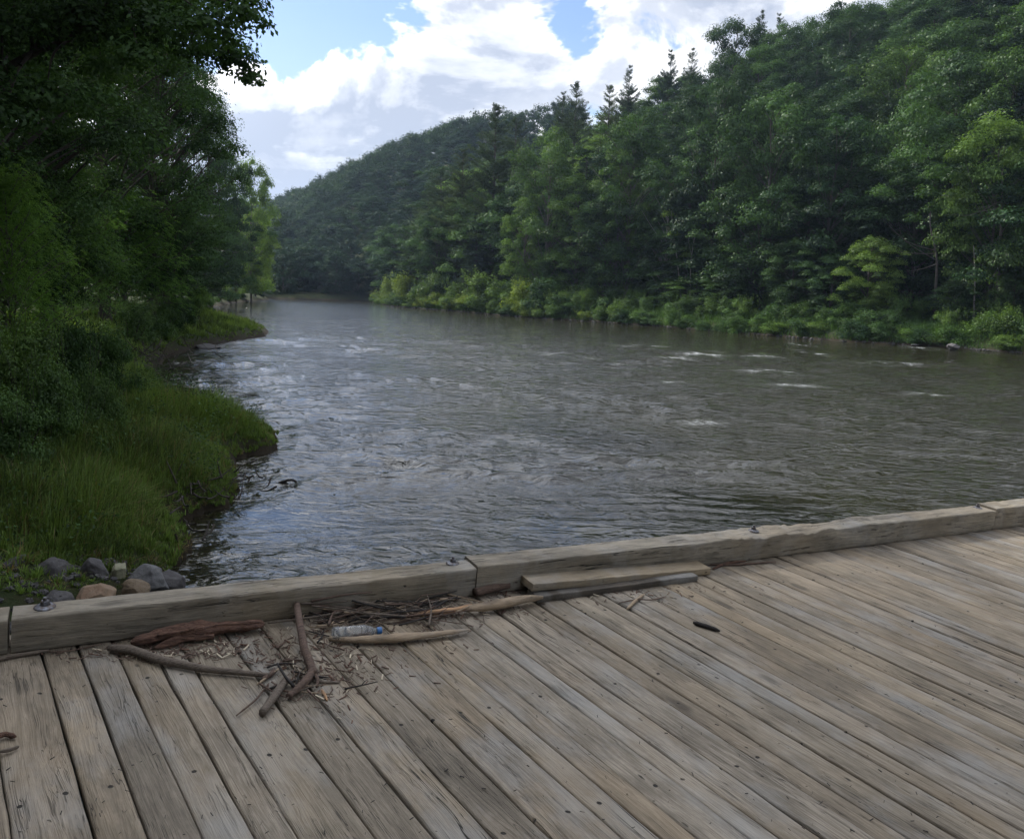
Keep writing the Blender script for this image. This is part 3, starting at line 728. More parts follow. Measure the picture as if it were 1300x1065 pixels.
# ------------------------------------------------------------------ boulders, bank rocks
def rock_mat(name, a, b, c=None):
    m, nt = newmat(name); n = N(nt); co = n('ShaderNodeTexCoord').outputs['Object']
    f = n.noise(co, 3., 8, .65); g_ = n.noise(co, 14., 6, .7)
    cc = n.mix(n.mapr(f, .35, .68), c4(a), c4(b)); cc = n.mix(n.mapr(g_, .5, .72, 0, .6), cc, c4(c or tuple(x * .4 for x in a)))
    p = n('ShaderNodeBsdfPrincipled', inp={'Base Color': cc, 'Roughness': .75, 'Normal': n.bump(n.math('ADD', f, n.math('MULTIPLY', g_, .4)), .7, .06)})
    n.out(p.outputs[0]); return m
r_or = rock_mat('rock_orange', (.17, .10, .06), (.28, .20, .13), (.14, .12, .09)); r_gr = rock_mat('rock_grey', (.07, .07, .075), (.19, .19, .19)); r_dk = rock_mat('rock_dark', (.045, .042, .045), (.085, .08, .08)); r_gn = rock_mat('rock_green', (.20, .20, .13), (.30, .29, .20), (.1, .12, .06))
def rock(px, py, w, hgt, mat, label, seed, zc=None, nm='boulder', group='boulders between grass and bridge', dep=1.):
    P = onz(px, py, .45 if zc is None else zc)
    import bmesh
    bm = bmesh.new(); bmesh.ops.create_icosphere(bm, subdivisions=5, radius=1)
    V_ = np.array([v.co[:] for v in bm.verts])
    rr = RS(seed); planes = rr.normal(size=(22, 3)); planes /= np.linalg.norm(planes, axis=1)[:, None]; off = rr.uniform(.55, .9, 22)
    for p_, o_ in zip(planes, off):
        e = V_ @ p_ - o_; V_ = V_ - np.where(e > 0, e * .88, 0)[:, None] * p_[None]
    nzv = fbm(V_[:, 0] * 1.6, V_[:, 1] * 1.6, V_[:, 2] * 1.6, 5, seed)
    V_ = V_ * (1 + .2 * nzv[:, None]); V_ = V_ * [w / 2, w / 2 * dep, hgt / 2 * 1.25]
    me = bpy.data.meshes.new(nm)
    for v, c_ in zip(bm.verts, V_): v.co = c_
    for f_ in bm.faces: f_.smooth = True
    bm.to_mesh(me); bm.free(); me.materials.append(mat)
    o = link(nm, me); o.location = (P[0], P[1], P[2]); o.rotation_euler = (0, 0, rr.uniform(0, 6) if dep == 1. else 0)
    return tag(o, label, 'rock', group)
rock(122, 760, .42, .30, r_or, 'orange brown rounded boulder just behind the curb', 2)
rock(172, 752, .38, .22, r_or, 'flat brown boulder right of the orange boulder', 3, .35); bpy.data.objects['boulder.001'].data.materials[0] = rock_mat('rock_brown', (.13, .09, .055), (.20, .155, .10))
rock(118, 728, .40, .30, r_dk, 'dark purplish boulder behind the orange boulder', 4, .42)
rock(150, 728, .22, .26, r_gn, 'small pale greenish upright rock between dark and grey boulders', 5, .40)
rock(188, 738, .55, .32, r_gr, 'wet grey angular boulder at the water edge', 6, .28)
rock(215, 742, .44, .28, r_dk, 'dark wet angular boulder lapped by the river', 7, .15)
rock(62, 735, .50, .36, r_dk, 'dark boulder left of the orange boulder', 8, .42)
rock(12, 728, .46, .34, r_dk, 'blue black boulder at the left edge behind the curb', 9, .48)
rock(70, 764, .36, .22, r_dk, 'low dark boulder directly behind the curb bolt', 10, .4)
rock(212, 708, .22, .10, r_gr, 'small flat wet stone at the muddy bank edge', 13, .03)
rock(212, 541, .4, .2, r_gr, 'flat grey stone half buried in the bank grass', 14, .55)
rock(262, 441, 1.6, .35, r_dk, 'flat dark rock at the water edge under the far spit', 15, .05)
rock(318, 412, .5, .2, r_dk, 'small dark stone near the tip of the far spit', 16, .25)
rock(1210, 441, 1.1, .5, r_dk, 'dark boulder at the foot of the far bank on the right', 17, .3, group='rocks along the far bank')
rock(1160, 438, .7, .22, r_dk, 'flat foam-edged stone in the shallows of the far bank', 24, .1, group='rocks along the far bank')

def pebbles(cnt, fn, size, mat, name, label, seed):
    rg = RS(seed); b = MB(); u_ = np.linspace(0, PI, 6); v_ = np.linspace(0, 2 * PI, 8, endpoint=False)
    for i in range(cnt):
        c = fn(rg); r_ = rg.uniform(*size); rr = r_ * (1 + .22 * rg.normal(size=(6, 8))); rr[0] = rr[0, 0]; rr[-1] = rr[-1, 0]
        P = np.stack([rr * np.sin(u_)[:, None] * np.cos(v_)[None], rr * np.sin(u_)[:, None] * np.sin(v_)[None] * rg.uniform(.6, 1), rr * np.cos(u_)[:, None] * .6 + 0 * v_[None]], -1).reshape(-1, 3)
        k_ = np.arange(5)[:, None] * 8 + np.arange(8)[None]; l_ = np.arange(5)[:, None] * 8 + (np.arange(8)[None] + 1) % 8
        b.add(P + c, np.stack([k_, k_ + 8, l_ + 8, l_], -1).reshape(-1, 4))
    return tag(link(name, b.mesh(name, False), None, mat), label, 'gravel', kind='stuff')
def fn_a(rg):
    x = rg.uniform(-7, -2.9); y = rg.uniform(6.3, 8.6); return np.array([x, y, max(H(x, y), -.05) + .01])
pebbles(700, fn_a, (.012, .05), r_dk, 'gravel', 'dark gravel and small stones packed between the boulders by the bridge', 5)
def fn_b(rg):
    k_ = rg.randint(len(rb) - 1); t = rg.rand(); x, y = rb[k_] * (1 - t) + rb[k_ + 1] * t; x += rg.normal(.1, .35); y += rg.normal(.1, .35); return np.array([x, y, .05])
pebbles(500, fn_b, (.05, .2), r_dk, 'gravel', 'dark stones along the waterline of the far bank', 6)

# ------------------------------------------------------------------ leaves and trees
LD = 1.0
def quads_leaf(P, nrm, size, rg, aspect=.55, lv=None, b=None, dirv=None):
    """diamond shaped leaves at P facing nrm"""
    n_ = len(P); nrm = nrm / (np.linalg.norm(nrm, axis=1)[:, None] + 1e-9)
    rv = rg.normal(size=(n_, 3)) if dirv is None else dirv + rg.normal(size=(n_, 3)) * .25
    t = rv - (rv * nrm).sum(1)[:, None] * nrm; t /= np.linalg.norm(t, axis=1)[:, None] + 1e-9
    s_ = np.cross(nrm, t); size = np.asarray(size) + np.zeros(n_)
    L = size[:, None] / 2; W_ = L * aspect; fold = nrm * L * .18
    V_ = np.stack([P - t * L, P + s_ * W_ + fold - t * L * .15, P + t * L, P - s_ * W_ + fold - t * L * .15], 1).reshape(-1, 3)
    if lv is None: lv = rg.rand(n_)
    b = b or MB(); b.add(V_, np.arange(n_ * 4).reshape(-1, 4), a=np.repeat(lv, 4)); return b
def clump_leaves(c, rad, n_, size, rg, b, flat=.6, droop=.0, shell=.55, hang=0., clv=None):
    d_ = rg.normal(size=(n_, 3)); d_ /= np.linalg.norm(d_, axis=1)[:, None]
    r_ = rg.uniform(0, 1, n_) ** shell
    # leafy masses are ragged: push by noise
    nzv = 1 + .45 * fbm(d_[:, 0] * 2 + c[0], d_[:, 1] * 2 + c[1], d_[:, 2] * 2 + c[2], 2, 5)
    P = c + d_ * (r_ * nzv)[:, None] * np.array([rad, rad, rad * flat])
    P[:, 2] -= droop * rad * (d_[:, 0] ** 2 + d_[:, 1] ** 2) * r_
    nr = d_ * .8 + rg.normal(size=(n_, 3)) * .36 + [0, 0, .5]
    base_ = rg.uniform(.1, .9) if clv is None else clv
    lv = np.clip(base_ + rg.normal(0, .2, n_), 0, 1)
    quads_leaf(P, nr, size * rg.uniform(.7, 1.25, n_), rg, lv=lv, b=b)
def limb(P0, P1, r0, r1, rg, b, sag=.1, sides=6, n_=7):
    L = np.linalg.norm(P1 - P0); mid = (P0 + P1) / 2 + rg.normal(0, .06, 3) * L + [0, 0, -sag * L]
    pts = spline(np.array([P0, mid, P1]), n_); tube(pts, np.linspace(r0, r1, n_), sides, rg.randint(999), .15, b=b, cap=False)
def mk_broadleaf(seed, Hh=20., R=5.5, lo=.25, ncl=46, nl=330, leaf=.32, trunk_r=.26, flat=.6, top=.8, irregular=.25, lean=(0, 0), squash=1.0):
    rg = RS(seed); lb_ = MB(); tb = MB()
    tz = np.linspace(0, Hh * .86, 12); lx_ = np.interp(tz, [0, Hh], [0, lean[0]]) + .25 * vnoise(tz * .25, tz * 0, 0, seed) * tz / Hh * 2; ly_ = np.interp(tz, [0, Hh], [0, lean[1]]) + .25 * vnoise(tz * .25 + 9, tz * 0, 0, seed) * tz / Hh * 2
    tp = np.stack([lx_, ly_, tz], -1); tp[0, 2] = -.5
    tube(tp, trunk_r * np.interp(tz / Hh, [0, .05, .9], [1.35, 1, .16]), 9, seed, .12, b=tb, cap=False)
    k5 = 0
    for i in range(ncl):
        z_ = lo + (1 - lo) * (i + rg.rand()) / ncl
        prof = math.sin(min(.97, ((z_ - lo) / (1 - lo) * .93 + .05)) ** 1.05 * PI) ** .55 if z_ < 1 else .1
        ang = i * 2.4 + rg.uniform(-.6, .6)
        rr = R * prof * rg.uniform(.45, 1.0) * (1 + irregular * rg.normal())
        zc_ = z_ * Hh * squash
        cx_ = np.interp(zc_, tz, lx_) + rr * math.cos(ang); cy_ = np.interp(zc_, tz, ly_) + rr * math.sin(ang)
        rad = R * rg.uniform(.16, .38)
        c_ = np.array([cx_, cy_, zc_ - rad * .3])
        clump_leaves(c_, rad, int(nl * (rad / (R * .31)) ** 1.5), leaf, rg, lb_, flat=flat, droop=.35)
        zb = max(lo * Hh * .55, zc_ - rr * .7 - 1); P0 = np.array([np.interp(zb, tz, lx_), np.interp(zb, tz, ly_), zb])
        limb(P0, c_, trunk_r * .35 * (1.1 - z_ * .6), .02 * Hh / 20, rg, tb, -.06)
    return lb_.mesh('crown'), tb.mesh('trunk'), Hh, R
def mk_conifer(seed, Hh=26., R=3.8, lo=.18, tiers=34, trunk_r=.28, droop=.0, spiky=True, leaf=.42, dens=1., aspect=.12):
    rg = RS(seed); lb_ = MB(); tb = MB()
    tz = np.linspace(0, Hh, 14); tp = np.stack([.12 * vnoise(tz * .2, tz * 0, 0, seed), .12 * vnoise(tz * .2 + 5, tz * 0, 0, seed), tz], -1); tp[0, 2] = -.5
    tube(tp, trunk_r * np.interp(tz / Hh, [0, 1], [1.2, .05]), 8, seed, .1, b=tb, cap=False)
    PP = []; NN = []; DD = []; LV = []; SZ = []
    for i in range(tiers):
        t = i / (tiers - 1.); z_ = Hh * min(.985, lo + (1 - lo) * t ** .95 + rg.uniform(-.012, .012))
        nb = 5 if t < .8 else 4
        for k6 in range(nb):
            if rg.rand() < .13: continue
            z_ += rg.uniform(-.25, .25); ang = rg.uniform(0, 2 * PI); L = R * ((1 - t) ** .72 * .95 + .05) * rg.uniform(.35, 1.25) * (1 if t > .12 else .6 + 3 * t)
            rise = (.22 if spiky else -.12) + rg.normal(0, .08) + (.5 * t if spiky else 0)
            dv = np.array([math.cos(ang), math.sin(ang), rise])
            P0 = np.array([0, 0, z_]); tip = P0 + dv * L - [0, 0, droop * L * .5]
            limb(P0, tip, .06 * (1 - t) + .015, .01, rg, tb, .06 if spiky else -.05, 4, 4)
            m_ = int(dens * (26 + 26 * L))
            s_ = rg.uniform(.18, 1.03, m_) ** .8; w_ = L * .30 * (1 - abs(s_ - .5)) 
            side = np.array([-dv[1], dv[0], 0]); off_ = rg.normal(0, .5, m_) * w_
            P = P0 + dv * (s_ * L)[:, None] - np.array([0, 0, 1]) * (droop * L * .5 * s_ ** 2)[:, None] + side * off_[:, None] + rg.normal(0, .10, (m_, 3)) * [1, 1, .8]
            P[:, 2] -= .05 * L * np.sin(s_ * PI) - .25 * rise * L * s_ ** 2 * (1 if spiky else 0)
            d_ = dv[None] * 1.0 + side[None] * np.sign(off_)[:, None] * .8 + rg.normal(0, .25, (m_, 3)) + ([0, 0, .45] if spiky else [0, 0, -.25])
            PP.append(P); NN.append(rg.normal(size=(m_, 3)) * .5 + [0, 0, 1.0]); DD.append(d_); bb = rg.uniform(.2, .8); LV.append(np.clip(bb + rg.normal(0, .15, m_), 0, 1)); SZ.append(leaf * rg.uniform(.6, 1.3, m_) * (1 if t < .7 else .6))
    P = np.concatenate(PP); NNv = np.concatenate(NN); D_ = np.concatenate(DD); LVv = np.concatenate(LV); SZv = np.concatenate(SZ)
    # each tuft: two crossing narrow sprays
    for a_ in range(3):
        Dj = D_ + rg.normal(0, .45, D_.shape); Dj /= np.linalg.norm(Dj, axis=1)[:, None]
        quads_leaf(P + Dj * SZv[:, None] * .35, np.cross(Dj, rg.normal(size=Dj.shape)), SZv, rg, aspect=aspect * 1.6, lv=LVv, b=lb_, dirv=Dj)
    return lb_.mesh('crown'), tb.mesh('trunk'), Hh, R
def mk_shrub(seed, Hh=2.4, R=1.6, ncl=16, nl=300, leaf=.12, flat=.8, stems=7, arch=False, asp=.5):
    rg = RS(seed); lb_ = MB(); tb = MB()
    for i in range(ncl):
        ang = rg.uniform(0, 2 * PI); zz = rg.uniform(.08, .88); rr = R * rg.uniform(0, .85) * math.sqrt(max(.05, 1 - zz ** 2))
        c_ = np.array([rr * math.cos(ang), rr * math.sin(ang), zz * Hh * .92]); rad = R * rg.uniform(.22, .42)
        clump_leaves(c_, rad, int(nl), leaf, rg, lb_, flat=flat, droop=.2)
        if i < stems: limb(np.array([rr * .2 * math.cos(ang), rr * .2 * math.sin(ang), -.1]), c_, .02, .008, rg, tb, -.05, 5, 5)
    # a few shoots standing out of the mass
    for i in range(10):
        ang = rg.uniform(0, 2 * PI); rr = R * rg.uniform(.1, .8); P0 = np.array([rr * math.cos(ang), rr * math.sin(ang), Hh * rg.uniform(.6, .85)])
        L = Hh * rg.uniform(.18, .35); d_ = np.array([rg.normal(0, .25), rg.normal(0, .25), 1.]); m_ = 26
        s_ = rg.rand(m_); P = P0 + d_ * (s_ * L)[:, None] + rg.normal(0, leaf * .5, (m_, 3))
        quads_leaf(P, rg.normal(size=(m_, 3)) + [0, 0, .6], leaf * rg.uniform(.6, 1.1, m_), rg, b=lb_)
        limb(P0 - d_ * L, P0 + d_ * L, .006, .003, rg, tb, 0, 4, 3)
    return lb_.mesh('foliage'), tb.mesh('stem'), Hh, R
def mk_frond_tree(seed, Hh=7., R=3., ncl=60, nf=60, leaf=.075, lo=.15, trunk_r=.09, frond=.38):
    """drooping compound leaves"""
    rg = RS(seed); lb_ = MB(); tb = MB()
    tz = np.linspace(0, Hh * .85, 9); tube(np.stack([.15 * vnoise(tz * .4, tz * 0, 0, seed) * tz, .1 * tz * 0, tz - .3], -1), trunk_r * np.interp(tz, [0, Hh], [1.2, .2]), 8, seed, .1, b=tb, cap=False)
    for i in range(ncl):
        z_ = lo + (1 - lo) * (i + rg.rand()) / ncl; ang = i * 2.4 + rg.uniform(-.5, .5)
        rr = R * math.sin(min(.98, (z_ - lo) / (1 - lo) * .85 + .13) ** .7 * PI) ** .6 * rg.uniform(.35, 1)
        c_ = np.array([rr * math.cos(ang), rr * math.sin(ang), z_ * Hh]); P0 = np.array([0, 0, max(.3, z_ * Hh - rr * .5 - .3)])
        limb(P0, c_, trunk_r * .35, .008, rg, tb, -.08, 5, 5)
        out_ = np.array([math.cos(ang), math.sin(ang), .1]); base_ = rg.uniform(.2, .8)
        fp = c_ + rg.normal(0, 1, (nf, 3)) * [R * .13, R * .13, R * .07] - out_ * rg.uniform(0, R * .3, nf)[:, None]
        fd = out_[None] * .7 + rg.normal(0, .6, (nf, 3)); fd[:, 2] = -.12 + rg.normal(0, .2, nf); fd /= np.linalg.norm(fd, axis=1)[:, None]
        fl = frond * rg.uniform(.6, 1.2, nf)
        side = np.cross(fd, [0, 0, 1]); side /= np.linalg.norm(side, axis=1)[:, None]
        for k7 in range(7):
            s_ = .2 + .8 * k7 / 6.
            for sg in ((-1, 1) if k7 < 6 else (0,)):
                P = fp + fd * (fl * s_)[:, None] + side * sg * (leaf * .55) - np.array([0, 0, 1]) * (fl * .35 * s_ ** 2)[:, None]
                dv = fd * .6 + side * sg + [0, 0, -.25]
                quads_leaf(P, rg.normal(size=(nf, 3)) * .25 + [0, 0, 1], leaf * rg.uniform(.8, 1.2, nf), rg, aspect=.42, lv=np.clip(base_ + rg.normal(0, .13, nf), 0, 1), b=lb_, dirv=dv)
    return lb_.mesh('crown'), tb.mesh('trunk'), Hh, R

M_ = {
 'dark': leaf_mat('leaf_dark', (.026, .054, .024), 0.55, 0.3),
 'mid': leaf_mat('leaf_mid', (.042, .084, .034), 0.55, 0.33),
 'lite': leaf_mat('leaf_light', (.085, .145, .042), 0.5, 0.4),  # light green; its brightness also stands for sun on the middle forest
 'yel': leaf_mat('leaf_yellow', (.14, .195, .042), .4, .5),  # yellow-green, lightened to paint sunlight on the middle of the right bank
 'pine': leaf_mat('needle_pine', (.058, .088, .056), .45, .2),
 'hem': leaf_mat('needle_hemlock', (.026, .052, .028), .45, .2),
 'far': leaf_mat('leaf_far', (.020, .044, .028), 0.5, 0.25),  # darkened leaf colour paints a cloud shadow over the far hill
 'strip': leaf_mat('leaf_bank', (.070, .130, .042), .5, .4),
 'sunny': leaf_mat('leaf_sunny', (.105, .175, .05), .45, .45),  # sunlight put into the leaf colour of the far left-bank trees
 'frond': leaf_mat('leaf_frond', (.115, .225, .075), .4, .5),
 'under': leaf_mat('leaf_under', (.085, .15, .055), .5, .4),
 'grass': leaf_mat('grass_blade', (.115, .175, .062), .65, .3),
 'dead': leaf_mat('dry_grass', (.20, .16, .085), .4, .3),
}
bk_g = bark_mat('bark_grey', (.13, .115, .10), (.055, .048, .04), (3, 3, .7), .8, .05)
bk_d = bark_mat('bark_dark', (.06, .05, .042), (.03, .024, .02), (3, 3, .7), .8, .05)
bk_p = bark_mat('bark_pale', (.38, .36, .32), (.20, .18, .15), (3, 3, .7), .5, .03)

K = {}
K['b1'] = mk_broadleaf(101, 19, 6.6, .15, 64, 560, .30, flat=.5)
K['b2'] = mk_broadleaf(102, 20, 6.0, .20, 66, 560, .29, flat=.36, irregular=.35)
K['b3'] = mk_broadleaf(103, 17, 7.0, .14, 66, 560, .31, flat=.33, irregular=.25)
K['b4'] = mk_broadleaf(104, 21, 4.8, .10, 70, 440, .26, flat=.5, irregular=.25)
K['p1'] = mk_conifer(111, 28, 4.6, .14, 48, leaf=.30, dens=1.7)
K['p2'] = mk_conifer(112, 26, 4.2, .14, 44, leaf=.28, dens=1.8)
K['h1'] = mk_conifer(113, 22, 4.2, .08, 40, .24, .45, False, .28, 1.7, .2)
K['f1'] = mk_broadleaf(121, 16, 7.0, .05, 44, 420, .42, flat=.55)
K['f2'] = mk_broadleaf(122, 17, 6.2, .05, 44, 420, .40, flat=.65)
K['f3'] = mk_broadleaf(123, 15, 7.5, .05, 48, 400, .44, flat=.5, irregular=.35)
K['s1'] = mk_shrub(131, 3.0, 2.2, 20, 300, .17)
K['s2'] = mk_shrub(132, 2.6, 2.4, 20, 300, .15, flat=.6)
K['s3'] = mk_shrub(133, 2.2, 1.8, 18, 260, .13, flat=.9, asp=.3)
CNT = 0
def place(kind, x, y, h=None, w=None, mat='mid', bark=None, rz=None, name='broadleaf_tree', label=None, cat='tree', group=None, single=False, z=None, tilt=(0, 0)):
    global CNT; CNT += 1
    cm, tm, Hh, R = K[kind]
    z0 = H(x, y) if z is None else z
    sz = (h or Hh) / Hh; sw = (w / (2 * R)) if w else sz
    e = empty(name, (x, y, z0 - .05)); e.rotation_euler = (tilt[0], tilt[1], random.uniform(0, 6.28) if rz is None else rz); e.scale = (sw, sw, sz)
    fol = 'foliage' if kind.startswith('s') or kind.startswith('ns') else 'crown'
    link(fol, cm, e, M_[mat]); link('stem' if fol == 'foliage' else 'trunk', tm, e, bark or bk_d)
    return tag(e, label, cat, group)
def tree_px(kind, px, Y, top, wpx, **kw):
    """a tree whose foot stands at image column px, Y metres away, reaching up to image row top"""
    mrg = kw.pop('mrg', 1.5 if kind.startswith('s') or kind.startswith('ns') else (8. if px > 700 else 4.))
    for _ in range(40):      # the foot stands on land
        P = atY(px, top, Y)
        if river_sd(P[:1], np.array([Y]))[0] >= mrg: break
        Y += 1.
    z0 = H(P[0], Y)
    return place(kind, P[0], Y, P[2] - z0, wpx / F_PX * Y, z=z0, **kw)
GR = 'trees along the right bank'
T = tree_px
# waterfront of the right bank, from left (far) to right (near)
T('b3', 503, 140, 283, 74, mat='mid', label='rounded green tree at the far left tip of the right bank', group=GR)
T('b4', 484, 176, 318, 40, mat='mid', label='small green tree where the right bank meets the far bend', group=GR)
T('b2', 530, 134, 300, 60, mat='mid', label='green tree just right of the rounded tree at the far tip', group=GR)
T('b3', 556, 142, 262, 70, mat='mid', label='broad tree behind the far tip of the right bank', group=GR)
T('p2', 560, 150, 215, 95, mat='pine', name='pine_tree', label='sloping grey green pine left of the tallest pine', group=GR)
T('p2', 545, 158, 240, 80, mat='pine', name='pine_tree', label='short grey green pine at the left end of the pines', group=GR)
T('p2', 588, 140, 190, 90, mat='pine', name='pine_tree', label='grey green pine leaning on the left side of the tallest pine', group=GR)
T('p1', 630, 134, 132, 105, mat='pine', name='pine_tree', label='tallest pine in the middle, standing against the sky', group=GR)
T('p1', 655, 140, 150, 90, mat='pine', name='pine_tree', label='pine just right of and behind the tallest pine', group=GR)
T('h1', 606, 120, 270, 70, mat='pine', name='pine_tree', label='low drooping pine above the bright bushes', group=GR)
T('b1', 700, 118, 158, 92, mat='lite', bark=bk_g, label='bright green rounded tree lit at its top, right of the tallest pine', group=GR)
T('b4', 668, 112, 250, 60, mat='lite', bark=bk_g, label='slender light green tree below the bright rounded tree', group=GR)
T('p1', 733, 145, 104, 74, mat='pine', name='pine_tree', label='dark pine rising behind the bright rounded tree', group=GR)
T('p1', 775, 150, 108, 60, mat='pine', name='pine_tree', label='dark pine right of the one behind the bright tree', group=GR)
T('h1', 745, 122, 190, 100, mat='hem', name='hemlock_tree', label='dark hemlock filling the gap right of the bright rounded tree', group=GR)
T('b4', 738, 98, 222, 92, mat='mid', label='dense green columnar tree leaning over the bank in the middle', group=GR)
T('b1', 772, 96, 240, 80, mat='mid', label='green tree joined to the columnar tree on its right', group=GR)
T('b2', 806, 108, 140, 110, mat='mid', bark=bk_g, label='tall light topped tree above the columnar tree', group=GR)
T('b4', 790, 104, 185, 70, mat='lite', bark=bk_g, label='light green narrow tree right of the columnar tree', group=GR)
T('h1', 880, 96, 200, 110, mat='hem', name='hemlock_tree', label='dark hemlock behind the thin pale stems', group=GR)
T('b2', 915, 100, 95, 120, mat='dark', label='tall dark tree above the thin pale stems', group=GR)
T('b1', 985, 92, 110, 150, mat='mid', label='broad green tree in the middle of the right forest', group=GR)
T('b3', 960, 84, 250, 110, mat='dark', label='lower spreading tree with layered boughs over the bank', group=GR)
T('h1', 1030, 84, 240, 130, mat='hem', name='hemlock_tree', label='dark hemlock left of the pale curved trunk', group=GR)
T('b2', 1065, 86, 140, 130, mat='mid', label='green layered tree left of the pale curved trunk', group=GR)
T('b3', 1225, 92, 60, 170, mat='mid', label='large green tree behind the pale curved trunk', group=GR)
T('b1', 1290, 84, 60, 150, mat='mid', label='large green tree at the right edge of the forest', group=GR)
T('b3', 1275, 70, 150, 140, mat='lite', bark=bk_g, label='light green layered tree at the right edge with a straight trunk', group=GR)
T('h1', 1120, 88, 230, 120, mat='hem', name='hemlock_tree', label='dark hemlock behind the bare pale branches', group=GR)
T('b2', 850, 92, 230, 60, mat='mid', bark=bk_p, label='thin tree with pale stems at the edge of the forest', group=GR)
for px, Y, top in [(857, 90, 262), (872, 92, 258), (884, 91, 265)]:
    pass
# skyline pines and emergent trees
for px, Y, top, w, lab in [(715, 165, 118, 60, 'far pine in the notch where the far hill meets the right slope'), (800, 165, 84, 48, 'spiky pine on the skyline above the columnar tree'), 
                           (852, 160, 64, 50, 'taller spiky pine standing on the skyline'), (880, 165, 62, 46, 'spiky pine left of the round topped skyline tree'), (968, 160, 14, 48, 'highest spiky pine on the skyline'), (990, 160, 18, 44, 'spiky pine just left of where the forest leaves the picture')]:
    T('p2', px, Y, top, w, mat='pine', name='pine_tree', label=lab, group='pines on the skyline of the right slope')
T('b1', 935, 150, 22, 100, mat='dark', label='round topped broadleaf tree on the skyline between pines', group=GR)
# slope forest
skyx = [680, 720, 760, 800, 830, 870, 905, 940, 975, 1000, 1010, 1400]; skyy = [190, 150, 140, 110, 100, 85, 80, 50, 30, 0, -400, -400]
rg = RS(55); nslope = 0
for s_ in np.arange(-42, 150, 9.0):
    for q_ in np.arange(84, 178, 8.5):
        ss = s_ + rg.uniform(-3, 3); qq = q_ + rg.uniform(-3, 3)
        xx = -.63 * ss + .777 * qq; yy = .777 * ss + .63 * qq
        if yy < 40: continue
        zz = H(xx, yy); hh_ = rg.uniform(15, 21)
        px, pt = proj((xx, yy, zz + hh_)); _, pb = proj((xx, yy, zz + hh_ * .45))
        if px > 1420 or px < 560 or pb < -60: continue
        lim = np.interp(px, skyx, skyy)
        if pt < lim:
            hh_ *= .75; px, pt = proj((xx, yy, zz + hh_))
            if pt < lim - 4: continue
        kd = rg.choice(['b1', 'b2', 'b3', 'b4', 'h1', 'p2'], p=[.26, .25, .25, .12, .09, .03])
        con = kd in ('h1', 'p2')
        mt = {'h1': 'hem', 'p2': 'pine'}.get(kd) or rg.choice(['dark', 'mid', 'mid'], p=[.5, .3, .2])
        if px < 860 and not con: mt = rg.choice(['mid', 'lite', 'dark'], p=[.6, .2, .2])  # lighter leaf mix paints the sunlit part of the slope
        place(kd, xx, yy, hh_, rg.uniform(12, 16) if not con else rg.uniform(7.5, 10), mat=str(mt), z=zz, name='hemlock_tree' if kd == 'h1' else ('pine_tree' if kd == 'p2' else 'broadleaf_tree'),
              label='dark hemlock or pine within the forest on the right hillside' if con else 'leafy tree within the dense forest on the right hillside', group='conifers within the hillside forest' if con else 'broadleaf trees within the hillside forest')
        nslope += 1
print('slope trees', nslope)
# far hill
nf_ = 0; rg = RS(77); FARS = []
for Y in np.arange(178, 520, 8.0):
    for X in np.arange(-175, 60, 8.0):
        xx = X + rg.uniform(-4, 4); yy = Y + rg.uniform(-4, 4)
        a_ = xx / yy
        if a_ < -.36 or a_ > .1: continue
        if river_sd(np.array([xx]), np.array([yy]))[0] < 1.2: continue
        zz = H(xx, yy)
        if zz < .8 and yy > 225: continue
        P0 = proj((xx, yy, zz + 9)); Pn = proj((xx * (1 - 9 / yy), yy - 9, H(xx * (1 - 9 / yy), yy - 9) + 9.5))
        if yy > 222 and P0[1] > Pn[1] + 3: continue          # hidden behind the nearer row
        if P0[0] < 300 or P0[0] > 742: continue
        if P0[0] > 540 and P0[1] > 235: continue  # behind the right bank
        FARS.append((xx, yy, zz, rg.uniform(8, 11.5), rg.uniform(8.5, 12), rg.randint(3)))
NFAR = 125
FARS.sort(key=lambda t: math.hypot(t[0], t[1]))
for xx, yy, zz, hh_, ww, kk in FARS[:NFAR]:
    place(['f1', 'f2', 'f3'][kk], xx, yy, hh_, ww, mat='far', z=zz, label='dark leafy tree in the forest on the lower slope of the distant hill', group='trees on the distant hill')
fm = MB(); cores = []
for sd_ in range(4):
    r2 = RS(400 + sd_); cb = MB()
    for i in range(16):
        z_ = .2 + .75 * (i + r2.rand()) / 16; an = i * 2.4; rr = math.sin(min(1, (z_ - .1)) ** .7 * PI) ** .6 * r2.uniform(.4, 1)
        clump_leaves(np.array([rr * .75 * math.cos(an), rr * .75 * math.sin(an), z_ * 2]), .42, 110, .13, r2, cb, flat=.7)
    cores.append((np.concatenate(cb.V), np.concatenate(cb.Q), np.concatenate(cb.A)))
for k9, (xx, yy, zz, hh_, ww, kk) in enumerate(FARS[NFAR:]):
    V_, Q_, A_ = cores[k9 % 4]; an = rg.uniform(0, 6.28); ca, sa = math.cos(an), math.sin(an)
    Vr = np.stack([V_[:, 0] * ca - V_[:, 1] * sa, V_[:, 0] * sa + V_[:, 1] * ca, V_[:, 2]], -1) * [ww / 2, ww / 2, hh_ / 2]
    fm.add(Vr + [xx, yy, zz], Q_, a=A_ * rg.uniform(.6, 1.2))
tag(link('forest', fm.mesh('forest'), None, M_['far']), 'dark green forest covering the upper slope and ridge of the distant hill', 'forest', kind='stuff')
print('far', len(FARS))
print('far trees', nf_)

